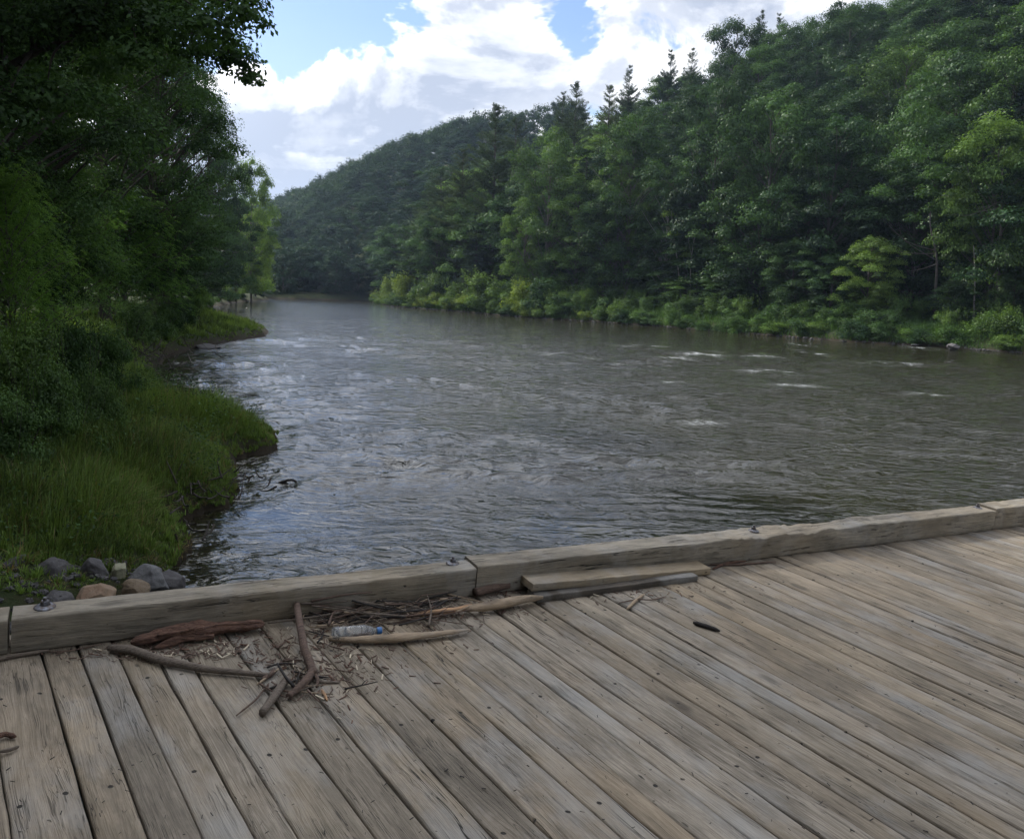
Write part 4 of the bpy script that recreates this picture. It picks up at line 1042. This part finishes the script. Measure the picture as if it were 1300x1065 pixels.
# dead and bare trees on the right bank
def bare_tree(px, Y, top, pts, r0, label, twigs=(), bark=None, cm=None, mat='mid'):
    """slender visible trunk with bare branches; pts are image points of the trunk from foot to top"""
    while river_sd(atY(px, 380, Y)[:1], np.array([Y]))[0] < 6.5: Y += 1.
    P = np.array([atY(a_, b_, Y) for a_, b_ in pts]); P[0, 2] = H(P[0, 0], Y) - .2; base_ = P[0].copy(); base_[2] += .2
    b = tube(spline(P - base_, 26), np.linspace(r0, r0 * .35, 26), 8, int(px), .15, cap=False)
    rg = RS(int(px))
    for (a0, b0), (a1, b1) in twigs:
        p0 = atY(a0, b0, Y) - base_; p1 = atY(a1, b1, Y - rg.uniform(-1, 2)) - base_; limb(p0, p1, r0 * .32, .012, rg, b, .06, 5, 8)
        for k8 in range(2):
            t = rg.uniform(.35, .9); m0 = p0 + (p1 - p0) * t; m1 = m0 + (p1 - p0) * .22 + rg.normal(0, .5, 3); limb(m0, m1, .018, .006, rg, b, 0, 4, 4)
    e = empty('slender_tree', tuple(base_)); tag(e, label, 'tree', GR)
    link('trunk', b.mesh('trunk', True), e, bark or bk_p)
    if cm:
        lb_ = MB()
        for (a_, b_), rad in cm: clump_leaves(atY(a_, b_, Y - .5 + rg.normal(0, .8)) - base_, rad, int(210 * rad ** 1.7) + 60, .26, rg, lb_, flat=.45, droop=.35)
        link('crown', lb_.mesh('crown'), e, M_[mat])
    return e
bare_tree(1180, 68, 230, [(1189, 372), (1190, 330), (1184, 300), (1180, 285), (1182, 262)], .15, 'slender grey trunk curving upward with a few bare lower branches',
          [((1187, 318), (1132, 292)), ((1186, 322), (1140, 320)), ((1186, 310), (1228, 300)), ((1188, 330), (1120, 278)), ((1190, 335), (1150, 345))],
          bark=bk_g, cm=[((1184, 262), 1.1), ((1160, 275), .9), ((1205, 268), 1.0), ((1180, 240), 1.4), ((1180, 165), 2.2), ((1160, 190), 1.9), ((1205, 185), 2.0), ((1135, 205), 1.8), ((1150, 225), 1.3), ((1190, 215), 1.6), ((1120, 240), 1.3), ((1215, 220), 1.4), ((1165, 140), 1.8), ((1195, 120), 1.8), ((1172, 95), 1.5)], mat='mid')
bare_tree(1270, 66, 200, [(1267, 378), (1269, 330), (1271, 280), (1273, 215)], .17, 'straight dark trunk near the right edge of the forest', [((1271, 262), (1240, 268)), ((1272, 240), (1295, 228)), ((1271, 255), (1215, 275))], bark=bk_g,
          cm=[((1262, 150), 1.9), ((1285, 165), 2.0), ((1240, 175), 1.8), ((1292, 200), 1.5), ((1222, 190), 1.4), ((1230, 250), 1.1), ((1210, 245), 1.0), ((1290, 260), 1.0)], mat='lite')
bare_tree(1238, 67, 310, [(1240, 378), (1238, 350), (1236, 312)], .09, 'short thin pale dead trunk between two taller trunks', bark=bk_p)
bare_tree(864, 88, 270, [(868, 360), (860, 330), (855, 300), (852, 268)], .09, 'thin pale stem leaning left at the forest edge', [((860, 320), (848, 285))], cm=[((856, 295), .9), ((850, 270), 1.0)], mat='lite')
bare_tree(880, 88, 270, [(878, 358), (877, 330), (882, 300), (888, 268)], .08, 'thin pale stem leaning right at the forest edge', [((878, 325), (872, 280))], cm=[((872, 322), .9), ((888, 280), .9)], mat='lite')
bare_tree(835, 84, 380, [(866, 379), (850, 370), (832, 361)], .09, 'pale fallen branch slanting out of the bank weeds', [((850, 370), (830, 366))], bark=bk_p)
# understory leafy branches hanging in front of the dark forest edge
for px, Y, top, w, mt, lab in [(885, 78, 352, 80, 'mid', 'leafy sapling at the forest edge below the thin pale stems'), (925, 78, 338, 60, 'mid', 'leafy sapling right of the thin pale stems'), (1010, 76, 300, 70, 'mid', 'leafy sapling left of the light green sapling'),
                               (1108, 74, 298, 76, 'lite', 'light green sapling under the bare pale branches'), (1060, 78, 320, 70, 'mid', 'dark leafy sapling among the bank weeds'), (1215, 72, 352, 60, 'dark', 'low dark sapling at the foot of the pale curved trunk'), (1292, 68, 340, 50, 'dark', 'low dark sapling at the right edge')]:
    T('b3', px, Y, top, w * 1.1, mrg=5.5, mat=mt, name='sapling', cat='sapling', label=lab, group='saplings at the edge of the right forest')
# bright bushes on the right bank
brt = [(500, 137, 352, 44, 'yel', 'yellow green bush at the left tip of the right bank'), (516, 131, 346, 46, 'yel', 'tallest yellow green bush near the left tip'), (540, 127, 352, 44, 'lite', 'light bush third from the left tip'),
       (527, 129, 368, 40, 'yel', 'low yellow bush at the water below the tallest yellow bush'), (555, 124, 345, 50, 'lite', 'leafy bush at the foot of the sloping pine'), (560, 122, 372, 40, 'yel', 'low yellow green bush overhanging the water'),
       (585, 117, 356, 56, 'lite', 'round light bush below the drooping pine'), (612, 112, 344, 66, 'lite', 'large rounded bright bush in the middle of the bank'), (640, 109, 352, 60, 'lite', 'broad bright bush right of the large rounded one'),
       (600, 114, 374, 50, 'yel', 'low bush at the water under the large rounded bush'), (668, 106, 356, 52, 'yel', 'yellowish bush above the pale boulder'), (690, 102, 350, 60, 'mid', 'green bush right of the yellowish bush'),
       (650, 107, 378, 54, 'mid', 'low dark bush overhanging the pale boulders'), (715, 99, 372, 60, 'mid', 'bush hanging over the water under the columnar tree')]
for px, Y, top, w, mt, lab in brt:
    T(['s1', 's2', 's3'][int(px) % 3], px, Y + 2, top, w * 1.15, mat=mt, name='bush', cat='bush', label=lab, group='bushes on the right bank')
# weeds and shrubs along the darker right bank
rg = RS(91); side = np.array(rb[::-1]); cum = np.concatenate([[0], np.cumsum(np.linalg.norm(np.diff(side, axis=0), axis=1))])
cnt = 0
for row, (off, hmin, hmax) in enumerate([(.2, 1.2, 2.1), (2.6, 2.0, 2.9), (5.4, 2.4, 3.3), (8.5, 2.6, 3.8)]):
    for t in np.arange(0, cum[-1], 2.5 if row < 1 else (3.2 if row < 2 else 4.2)):
        tt = t + rg.uniform(-1.2, 1.2); xx = np.interp(tt, cum, side[:, 0]) + .777 * off; yy = np.interp(tt, cum, side[:, 1]) + .63 * off
        if row == 0: xx += rg.uniform(-.3, .8)
        px = proj((xx, yy, 1))[0]
        if px < 545 and row > 2: continue
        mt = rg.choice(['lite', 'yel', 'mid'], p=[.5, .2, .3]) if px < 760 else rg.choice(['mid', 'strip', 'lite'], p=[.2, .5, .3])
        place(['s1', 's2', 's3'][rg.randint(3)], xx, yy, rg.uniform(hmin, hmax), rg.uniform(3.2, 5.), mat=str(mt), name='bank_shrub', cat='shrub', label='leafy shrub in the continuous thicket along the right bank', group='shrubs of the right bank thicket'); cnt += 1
for t in np.arange(0, 14, 3):
    xx = rb[0][0] + .63 * t + 1.6; yy = rb[0][1] - .78 * t + 1
    place('s2', xx, yy, 2.2, 4.5, mat='mid', name='bank_shrub', cat='shrub', label='leafy shrub in the continuous thicket along the right bank', group='shrubs of the right bank thicket')
print('bank shrubs', cnt)

# ------------------------------------------------------------------ left bank trees
K['n1'] = mk_broadleaf(201, 22, 5.0, .12, 100, 760, .15, .30, flat=.5, irregular=.3)
K['n2'] = mk_broadleaf(202, 22, 4.6, .10, 90, 700, .16, .26, flat=.6, irregular=.3)
K['n3'] = mk_broadleaf(203, 14, 4.6, .30, 75, 750, .13, .17, flat=.4, irregular=.25)
K['fr'] = mk_frond_tree(204, 7, 3.0, 90, 66, .085)
K['fr2'] = mk_frond_tree(205, 6, 3.2, 80, 60, .085)
K['ns1'] = mk_shrub(211, 2.2, 1.5, 30, 420, .075, flat=.7)
K['ns2'] = mk_shrub(212, 1.8, 1.6, 30, 420, .07, flat=.6)
GL = 'trees on the left bank'
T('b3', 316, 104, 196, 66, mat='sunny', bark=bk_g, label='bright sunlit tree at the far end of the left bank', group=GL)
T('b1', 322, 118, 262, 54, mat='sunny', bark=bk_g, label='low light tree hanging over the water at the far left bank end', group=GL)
T('b2', 296, 96, 240, 60, mat='mid', label='green tree between the dark tall trees and the bright far tree', group=GL)
T('b1', 275, 84, 180, 70, mat='dark', label='dark tree just behind the tall dark trees on the left bank', group=GL)
T('n1', 205, 46, -60, 150, mat='mid', label='tall dark tree standing nearest the open sky on the left', group=GL)
T('n2', 262, 62, 110, 70, mat='mid', label='narrow dark tree edging the sky above the far spit', group=GL)
T('n2', 190, 40, -120, 190, mat='mid', label='tall dark tree left of the one nearest the sky', group=GL)
T('n1', 120, 34, -160, 230, mat='mid', label='tall dark tree behind the feathery light green tree', group=GL)
T('n2', 40, 30, -200, 240, mat='mid', label='tall dark tree behind the left edge of the picture', group=GL)
T('n1', -40, 24, -200, 260, mat='mid', label='dark tree just outside the left edge, its boughs in view', group=GL)
T('b1', 225, 70, 60, 120, mat='mid', label='dark tree filling the gap between the tall left trees', group=GL)
T('b2', 150, 60, 0, 160, mat='mid', label='dark background tree deep in the left wood', group=GL)
T('b4', 60, 55, 0, 200, mat='mid', label='background tree deepest in the left wood at the edge', group=GL)
T('b3', 255, 60, 250, 90, mat='mid', label='low dark tree behind the far spit', group=GL)
T('fr', 60, 19, 150, 200, mat='frond', bark=bk_g, label='feathery light green tree with drooping fronds at the left', group=GL)
T('fr2', 150, 21, 235, 190, mat='frond', bark=bk_g, label='lower feathery green tree leaning towards the river', group=GL)
T('fr2', 5, 15, 215, 200, mat='frond', bark=bk_g, label='nearest feathery green tree at the left edge', group=GL)
T('b3', 210, 52, 285, 120, mat='dark', label='low spreading dark tree above the grassy bank', group=GL)
for i_, (xx, yy, hh_, kd) in enumerate([(-18.5, 26, 29, 'n1'), (-19, 24, 28, 'n2'), (-21, 30, 30, 'n1'), (-17.5, 17, 28, 'n2'), (-15.5, 11, 27, 'n1'), (-20, 13, 28, 'n2'), (-24, 18, 28, 'b1'), (-20, 8, 25, 'b1'), (-3.5, -8.5, 21, 'b3'), (1.5, -13, 22, 'b1'), (5, -20, 23, 'b2'), (-8, -5, 22, 'b1'), (-17, -3, 24, 'b2'),
                                   (-6, -15, 24, 'b3'), (-14, -13, 25, 'b1'), (-25, -10, 26, 'b2'), (-9, -26, 25, 'b1'), (2, -32, 25, 'b2')]):
    place(kd, xx, yy, hh_, 12.5, mat='mid' if yy > 5 else 'dark', label='very tall dark tree in the wood around the left end of the bridge', group='tall trees round the left bridge end')  # added trees, mostly outside the view, blocking sun and sky from the deck
# overhanging limb with leaf sprays in the upper left
rg = RS(8); Yb_ = 15.
pts = [(-150, 240), (-70, 150), (0, 92), (40, 68), (90, 50), (122, 18), (160, -20)]
P = np.array([atY(a_, b_, Yb_) for a_, b_ in pts]); zf = H(P[0, 0], Yb_); foot = np.array([P[0, 0] - .8, Yb_, zf])
tr = MB(); tube(spline(np.vstack([foot - [0, 0, .3], foot + [0.1, 0, 2.5], P[0], P[1:]]), 50), np.interp(np.linspace(0, 1, 50), [0, .4, 1], [.22, .12, .03]), 9, 4, .12, b=tr, cap=False)
tube(spline(np.vstack([foot + [0, 0, 2.], foot + [-.3, .2, 5.], foot + [.2, .5, 9.]]), 16), np.linspace(.17, .05, 16), 8, 5, .1, b=tr, cap=False)
lb_ = MB()
cl = [(20, 60, 1.0), (60, 20, 1.1), (100, 10, 1.0), (150, 5, .9), (190, 20, .8), (225, 5, .9), (262, 20, .8), (285, 50, .7), (300, 72, .55), (250, 60, .6), (0, 20, 1.2), (30, -40, 1.4), (120, -50, 1.4), (200, -50, 1.3), (280, -30, 1.0), (310, 10, .55),
      (60, 110, .8), (10, 130, .9), (-60, 60, 1.3), (-60, 150, 1.2), (175, 60, .6), (130, 80, .6), (318, 95, .3), (306, -10, .6)]
for a_, b_, rad in cl:
    c_ = atY(a_, b_, Yb_ + rg.uniform(-1.5, 1.5)); clump_leaves(c_, rad, int(900 * rad ** 1.6) + 80, .11, rg, lb_, flat=.45, droop=.4)
    s0 = P[min(len(P) - 1, max(1, int(np.argmin(np.abs(P[:, 0] - c_[0])))))]
    limb(s0, c_, .035, .008, rg, tr, -.05, 5, 8)
e = empty('overhanging_tree', tuple(foot)); tag(e, 'near tree reaching a long curved limb across the upper left corner', 'tree', GL)
for nm, b, m_ in (('trunk', tr, bk_d), ('crown', lb_, M_['mid'])):
    b.V = [v - foot for v in b.V]; link(nm, b.mesh(nm), e, m_)
# shrubs of the near left bank
sh = [(20, 12.5, 385, 150, 'under', 'ns1', 'tall dark leafy shrub at the left edge above the grass'), (95, 14, 378, 130, 'mid', 'ns2', 'green leafy shrub under the feathery trees'), (60, 11.5, 430, 150, 'under', 'ns2', 'dark bramble mass on the near left bank'),
      (140, 16, 398, 100, 'mid', 'ns1', 'leafy shrub at the top of the grassy slope'), (185, 20, 392, 80, 'under', 'ns2', 'shrub above the tangle of dead roots'), (205, 25, 378, 66, 'mid', 'ns1', 'shrub on the bank behind the dead roots'),
      (10, 10.5, 470, 130, 'under', 'ns1', 'lowest shrub at the left edge'), (118, 13, 455, 90, 'under', 'ns2', 'low shrub where brambles meet the grass'), (222, 32, 372, 56, 'mid', 'ns2', 'light shrub near the start of the far spit'),
      (165, 24, 372, 90, 'under', 'ns1', 'dark shrub under the low spreading tree'), (236, 46, 378, 44, 'mid', 's3', 'small bush on the far spit by the trees'), (262, 66, 372, 46, 'mid', 's2', 'bush at the water beyond the far spit'),
      (285, 90, 362, 44, 'lite', 's1', 'light bush under the bright far tree'), (305, 105, 364, 40, 'mid', 's2', 'bush overhanging the water below the bright far tree'), (330, 124, 366, 30, 'mid', 's1', 'last bush at the end of the left bank'), (250, 55, 360, 50, 'under', 's1', 'dark bush behind the far spit')]
for px, Y, top, w, mt, kd, lab in sh:
    T(kd, px, Y, top, w, mat=mt, name='bush', cat='bush', label=lab, group='bushes on the left bank')

# ------------------------------------------------------------------ grass (stuff)
def grass(name, X, Y, hgt, wid, mat, label, rg, lean=.35):
    n_ = len(X); Z = height(X, Y); ang = rg.uniform(0, 2 * PI, n_); ca, sa = np.cos(ang), np.sin(ang)
    ld = rg.uniform(0, 2 * PI, n_); la_ = np.abs(rg.normal(0, lean, n_)); lx_, ly_ = np.cos(ld) * la_, np.sin(ld) * la_
    P = []
    for t, w_ in ((0, 1.), (.5, .8), (1., 0.08)):
        bx = X + lx_ * hgt * t ** 1.8; by = Y + ly_ * hgt * t ** 1.8; bz = Z - .03 + hgt * t * (1 - .25 * la_ * t)
        P.append(np.stack([bx - ca * wid * w_ / 2, by - sa * wid * w_ / 2, bz], -1)); P.append(np.stack([bx + ca * wid * w_ / 2, by + sa * wid * w_ / 2, bz], -1))
    V_ = np.stack(P, 1).reshape(-1, 3); i = np.arange(n_)[:, None] * 6
    Qg = np.concatenate([i + [[0, 1, 3, 2]], i + [[2, 3, 5, 4]]])
    pn = fbm(X * .9, Y * .9, 0, 3, 66); lv = np.clip(.5 + .55 * pn + rg.normal(0, .2, n_), 0, 1)
    b = MB(); b.add(V_, Qg, a=np.repeat(lv, 6)); return tag(link(name, b.mesh(name, False), None, mat), label, 'grass', kind='stuff')
rg = RS(12)
def samp(n_, x0, x1, y0, y1, dmin, dmax, power=1.):
    X = rg.uniform(x0, x1, n_); Y = y0 + (y1 - y0) * rg.uniform(0, 1, n_) ** power; d_ = river_sd(X, Y)
    k = (d_ > dmin) & (d_ < dmax) & (sq(X, Y)[1] < 45); return X[k], Y[k], d_[k]
def keep(X, Y, d_):  # in view, roughly
    px, py = proj_v(X, Y, np.full_like(X, .6)); k = (px > -60) & (px < 900); return X[k], Y[k], d_[k]
def proj_v(X, Y, Z):
    D = np.stack([X, Y, Z - CAMZ], -1); f_ = D @ Fw; return CX + (D @ Rt) / f_ * F_PX, CY - (D @ Up) / f_ * F_PX
def tufts(nt, nb, box, dmin, dmax, spread, hr, wr, mat, name, label, lean, power=1.):
    X, Y, d_ = keep(*samp(nt, *box, dmin, dmax, power))
    m_ = len(X); th = rg.uniform(hr[0], hr[1], m_) * (1 + .55 * fbm(X * .6, Y * .6, 0, 3, 8)) * (.22 + .78 * sstep(.0, 1.4, d_)) * (.35 + .65 * sstep(7.6, 9.3, Y)); k_ = rg.randint(nb // 2, nb, m_)
    I = np.repeat(np.arange(m_), k_); n_ = len(I); an = rg.uniform(0, 2 * PI, n_); rr = spread * th[I] * np.sqrt(rg.rand(n_))
    x = X[I] + np.cos(an) * rr * .5; y = Y[I] + np.sin(an) * rr * .5; hg = th[I] * rg.uniform(.35, 1.15, n_)
    la_ = np.abs(rg.normal(lean, .3, n_)) * (.3 + rr / (spread * th[I])); wx_, wy_ = .25, -.1
    Z = height(x, y); ca, sa = np.cos(an + 1.57), np.sin(an + 1.57); wid = rg.uniform(wr[0], wr[1], n_); P = []
    for t, w_ in ((0, 1.), (.45, .85), (.8, .5), (1., .06)):
        bx = x + (np.cos(an) * la_ + wx_ * .4) * hg * t ** 1.7; by = y + (np.sin(an) * la_ + wy_ * .4) * hg * t ** 1.7; bz = Z - .03 + hg * (t - .42 * np.clip(la_, 0, 1.3) * t ** 2.4)
        P.append(np.stack([bx - ca * wid * w_ / 2, by - sa * wid * w_ / 2, bz], -1)); P.append(np.stack([bx + ca * wid * w_ / 2, by + sa * wid * w_ / 2, bz], -1))
    V_ = np.stack(P, 1).reshape(-1, 3); i8 = np.arange(n_)[:, None] * 8
    Qg = np.concatenate([i8 + [[0, 1, 3, 2]], i8 + [[2, 3, 5, 4]], i8 + [[4, 5, 7, 6]]])
    lv = np.clip(.5 + .6 * fbm(X * .8, Y * .8, 0, 3, 66)[I] + rg.normal(0, .12, m_)[I] + rg.normal(0, .18, n_), 0, 1)
    b = MB(); b.add(V_, Qg, a=np.repeat(lv, 8)); return tag(link(name, b.mesh(name, False), None, mat), label, 'grass', kind='stuff')
tufts(28000, 26, (-11, -2.5, 7.2, 24), .02, 6.0, .55, (.22, .58), (.007, .017), M_['grass'], 'grass', 'tall green grass in rough tufts covering the near left bank', .35)
tufts(14000, 22, (-30, -5, 22, 62), .05, 7., .6, (.2, .55), (.02, .045), M_['grass'], 'grass', 'green grass on the farther left bank and the low spit', .35)
tufts(4200, 20, (-11, -2.5, 7.4, 20), .0, 3.2, .7, (.25, .62), (.005, .011), M_['dead'], 'dry_grass', 'straw coloured dead stalks mixed into the grass near the bridge', .7)
X, Y, d_ = keep(*samp(60000, -11, -2.5, 7.9, 26, .3, 6)); k = fbm(X * .55, Y * .55, 0, 3, 35) > -.02; X, Y = X[k], Y[k]
Pw = np.stack([X, Y, height(X, Y) + rg.uniform(.05, .6, len(X)) ** 1.1 * (1 + fbm(X, Y, 0, 2, 3))], -1)
wb = quads_leaf(Pw, rg.normal(size=Pw.shape) * .5 + [0, 0, 1], rg.uniform(.03, .075, len(X)), rg)
tag(link('weeds', wb.mesh('weeds'), None, M_['mid']), 'small leafy weeds growing through the grass of the near left bank', 'weeds', kind='stuff')
# right bank weeds
t = rg.uniform(0, cum[-1], 90000); off = rg.uniform(.0, 13, 90000)
X = np.interp(t, cum, side[:, 0]) + .777 * off; Y = np.interp(t, cum, side[:, 1]) + .63 * off
grass('weeds', X, Y, rg.uniform(.5, 1.3, len(X)) * np.clip(off / 2, .4, 1), rg.uniform(.03, .07, len(X)), M_['strip'], 'tall green weeds and reeds filling the right bank', rg)

# root tangle, snags and logs on the left
def tangle(px, py, z, n_, spread, L, label, nm, seed):
    rg = RS(seed); c = onz(px, py, z); b = MB()
    for i in range(n_):
        p0 = rg.normal(0, 1, 3) * spread; d_ = rg.normal(0, 1, 3) * [1, 1, .5]; d_ /= np.linalg.norm(d_); l_ = L * rg.uniform(.4, 1)
        limb(p0 - d_ * l_ / 2, p0 + d_ * l_ / 2, .018, .006, rg, b, .15, 5, 7)
    o = link(nm, b.mesh(nm), None, bk_d); o.location = tuple(c); return tag(o, label, 'roots')
tangle(178, 452, .55, 60, np.array([.9, 1.6, .25]), 1.6, 'dark tangle of dead roots and branches on the bank', 'root_tangle', 3)
tangle(222, 620, .35, 34, np.array([.35, .3, .12]), .5, 'exposed brown roots at the undercut bank edge', 'root_tangle', 4)
tangle(268, 612, .22, 34, np.array([.4, .3, .1]), .5, 'mat of dark roots under the grassy corner', 'root_tangle', 5)
tangle(190, 668, .25, 30, np.array([.4, .3, .1]), .5, 'mat of dark roots and dry stalks near the boulders', 'root_tangle', 6)
c = onz(240, 413, .45); b = tube(spline(np.array([[-1.3, 0, .1], [-.3, .1, .16], [.7, -.1, .1], [1.1, -.1, .02]]), 14), np.linspace(.10, .06, 14), 8, 3, .25)
o = link('driftwood_log', b.mesh('driftwood_log'), None, bk_p); o.location = tuple(c); tag(o, 'pale driftwood log stranded in the grass of the far spit', 'log')
c = onz(366, 614, 0.02); b = tube(spline(np.array([[-.16, 0, 0], [-.05, 0, .05], [.06, .02, .07], [.14, 0, .05], [.17, 0, -.05]]), 14), np.linspace(.03, .015, 14), 7, 3, .25)
tube(spline(np.array([[-.2, 0, -.02], [-.08, 0, .02], [.02, 0, -.02]]), 8), [.02] * 8, 7, 4, .3, b=b)
o = link('snag', b.mesh('snag'), None, m_black); o.location = tuple(c); tag(o, 'small dark looped snag poking out of the river', 'snag')

# ------------------------------------------------------------------ haze
SUN_AZ, SUN_EL = math.radians(-52), math.radians(46)
HAZE = .00016
if HAZE:
    hz, nt = newmat('haze_air')
    pv = nt.nodes.new('ShaderNodeVolumePrincipled'); pv.inputs['Color'].default_value = (.55, .72, 1.0, 1); pv.inputs['Density'].default_value = HAZE; pv.inputs['Anisotropy'].default_value = .35
    ou = nt.nodes.new('ShaderNodeOutputMaterial'); nt.links.new(pv.outputs[0], ou.inputs['Volume'])
    b = MB(); x0, x1, y0, y1, z0, z1 = -1650, 1650, -1650, 1650, -2.5, 190.
    b.add([(x, y, z) for z in (z0, z1) for x, y in ((x0, y0), (x1, y0), (x1, y1), (x0, y1))], [[3, 2, 1, 0], [4, 5, 6, 7], [0, 1, 5, 4], [1, 2, 6, 5], [2, 3, 7, 6], [3, 0, 4, 7]])
    tag(link('haze', b.mesh('haze', False, [hz])), kind='stuff')

# ------------------------------------------------------------------ sun and sky
sl = bpy.data.lights.new('sun', 'SUN'); sl.energy = 4.8; sl.angle = math.radians(1.5); sl.color = (1, .95, .86)
so = bpy.data.objects.new('sun', sl); C.objects.link(so)
sd = Vector((math.sin(SUN_AZ) * math.cos(SUN_EL), math.cos(SUN_AZ) * math.cos(SUN_EL), math.sin(SUN_EL)))
so.rotation_euler = sd.to_track_quat('Z', 'Y').to_euler()
w = bpy.data.worlds.new('World'); bpy.context.scene.world = w; w.use_nodes = True
nt = w.node_tree; nt.nodes.clear(); n = N(nt)
sky = n('ShaderNodeTexSky'); sky.sky_type = 'NISHITA'; sky.sun_disc = False; sky.sun_elevation = SUN_EL; sky.sun_rotation = SUN_AZ; sky.air_density = 1.0; sky.dust_density = .8; sky.ozone_density = 1.5
D = n('ShaderNodeTexCoord').outputs['Generated']
wn = n('ShaderNodeVectorMath', operation='SUBTRACT', inp={0: n.noise(D, 7., 5, .6, 0, 1), 1: (.5, .5, .5)}).outputs[0]
DW = n('ShaderNodeVectorMath', operation='MULTIPLY_ADD', inp={0: wn, 1: (.22, .22, .22), 2: D}).outputs[0]
def sdir(px, py): d_ = ray(px, py); return tuple(d_ / np.linalg.norm(d_))
# cloud field on a flattened dome
dz = n('ShaderNodeSeparateXYZ', inp={0: D})
vv = n.scale(D, (1, 1, 1.7))
def cloudfield(vec):
    a = n.noise(vec, 5.5, 10, .58, .35)
    b = n.noise(vec, 1.6, 2, .5)
    return n.math('ADD', n.math('MULTIPLY', a, .72), n.math('MULTIPLY', b, .28))
cf = cloudfield(n.scale(vv, (1, 1, 1), (3.7, 1.2, .4)))
cfs = cloudfield(n.scale(vv, (1, 1, 1), (3.7 + .0 + sd.x * .025, 1.2, .4 + .035)))
bias = .07
acc = n.math('ADD', cf, bias)
for px, py, wdt, amt in [(415, 60, .10, -.22), (340, 10, .11, -.18), (335, 165, .10, .12), (310, 220, .08, .10), (450, 190, .10, .06), (705, 5, .04, -.12), (742, 50, .028, -.08), (370, 95, .05, -.05), (600, 90, .16, .08), (480, 150, .10, .06), (345, 150, .05, .07), (330, 240, .04, -.035), (880, 40, .12, .07), (430, 240, .1, .03), (520, 10, .06, .06)]:
    dt = n('ShaderNodeVectorMath', operation='DISTANCE', inp={0: DW, 1: sdir(px, py)}).outputs['Value']
    g_ = n.mapr(dt, wdt * 1.8, 0., 0, 1, True); acc = n.math('ADD', acc, n.math('MULTIPLY', g_, amt))
mask = n.mapr(acc, .50, .555, 0, 1, True)
thick = n.mapr(acc, .52, .80, 0, 1, True)
relief = n.math('SUBTRACT', cf, cfs)
lit = n.mapr(relief, -.05, .055, 0, 1, True)
shade = n.math('MULTIPLY', n.math('SUBTRACT', 1.0, n.math('MULTIPLY', thick, .55)), n.math('ADD', .62, n.math('MULTIPLY', lit, .50)))
K_ = 9.5
cc = n.mix(n.mapr(shade, .46, 1.06), (K_ * .37, K_ * .41, K_ * .50, 1), (K_ * 1.0, K_ * 1.0, K_ * 1.0, 1))
sdot = n('ShaderNodeVectorMath', operation='DOT_PRODUCT', inp={0: D, 1: tuple(sd)}).outputs['Value']
gl = n('ShaderNodeVectorMath', operation='SCALE', inp={0: cc, 'Scale': n.math('ADD', 1.0, n.mapr(sdot, .66, 1.0, 0, 3.0, True))})
cc = gl.outputs[0]
skc = n.mix(1.0, sky.outputs[0], (.92, .98, 1.12, 1), 'MULTIPLY')
lowhaze = n.mapr(dz.outputs[2], .30, .0, 0, .5)
skc = n.mix(lowhaze, skc, (5.6, 6.2, 7.2, 1))
fin = n.mix(n.math('MULTIPLY', mask, .97), skc, cc)
bg = n('ShaderNodeBackground', inp={'Color': fin, 'Strength': .115})
n('ShaderNodeOutputWorld', inp={'Surface': bg.outputs[0]})

sc = bpy.context.scene
sc.render.engine = 'CYCLES'; sc.view_settings.view_transform = 'Standard'; sc.view_settings.look = 'None'; sc.view_settings.exposure = .47; sc.view_settings.gamma = 1
sc.cycles.max_bounces = 7; sc.cycles.diffuse_bounces = 2; sc.cycles.glossy_bounces = 3; sc.cycles.transmission_bounces = 4; sc.cycles.volume_bounces = 0; sc.cycles.transparent_max_bounces = 6
sc.render.resolution_x = 1024; sc.render.resolution_y = 838
print('objects', len(bpy.data.objects))
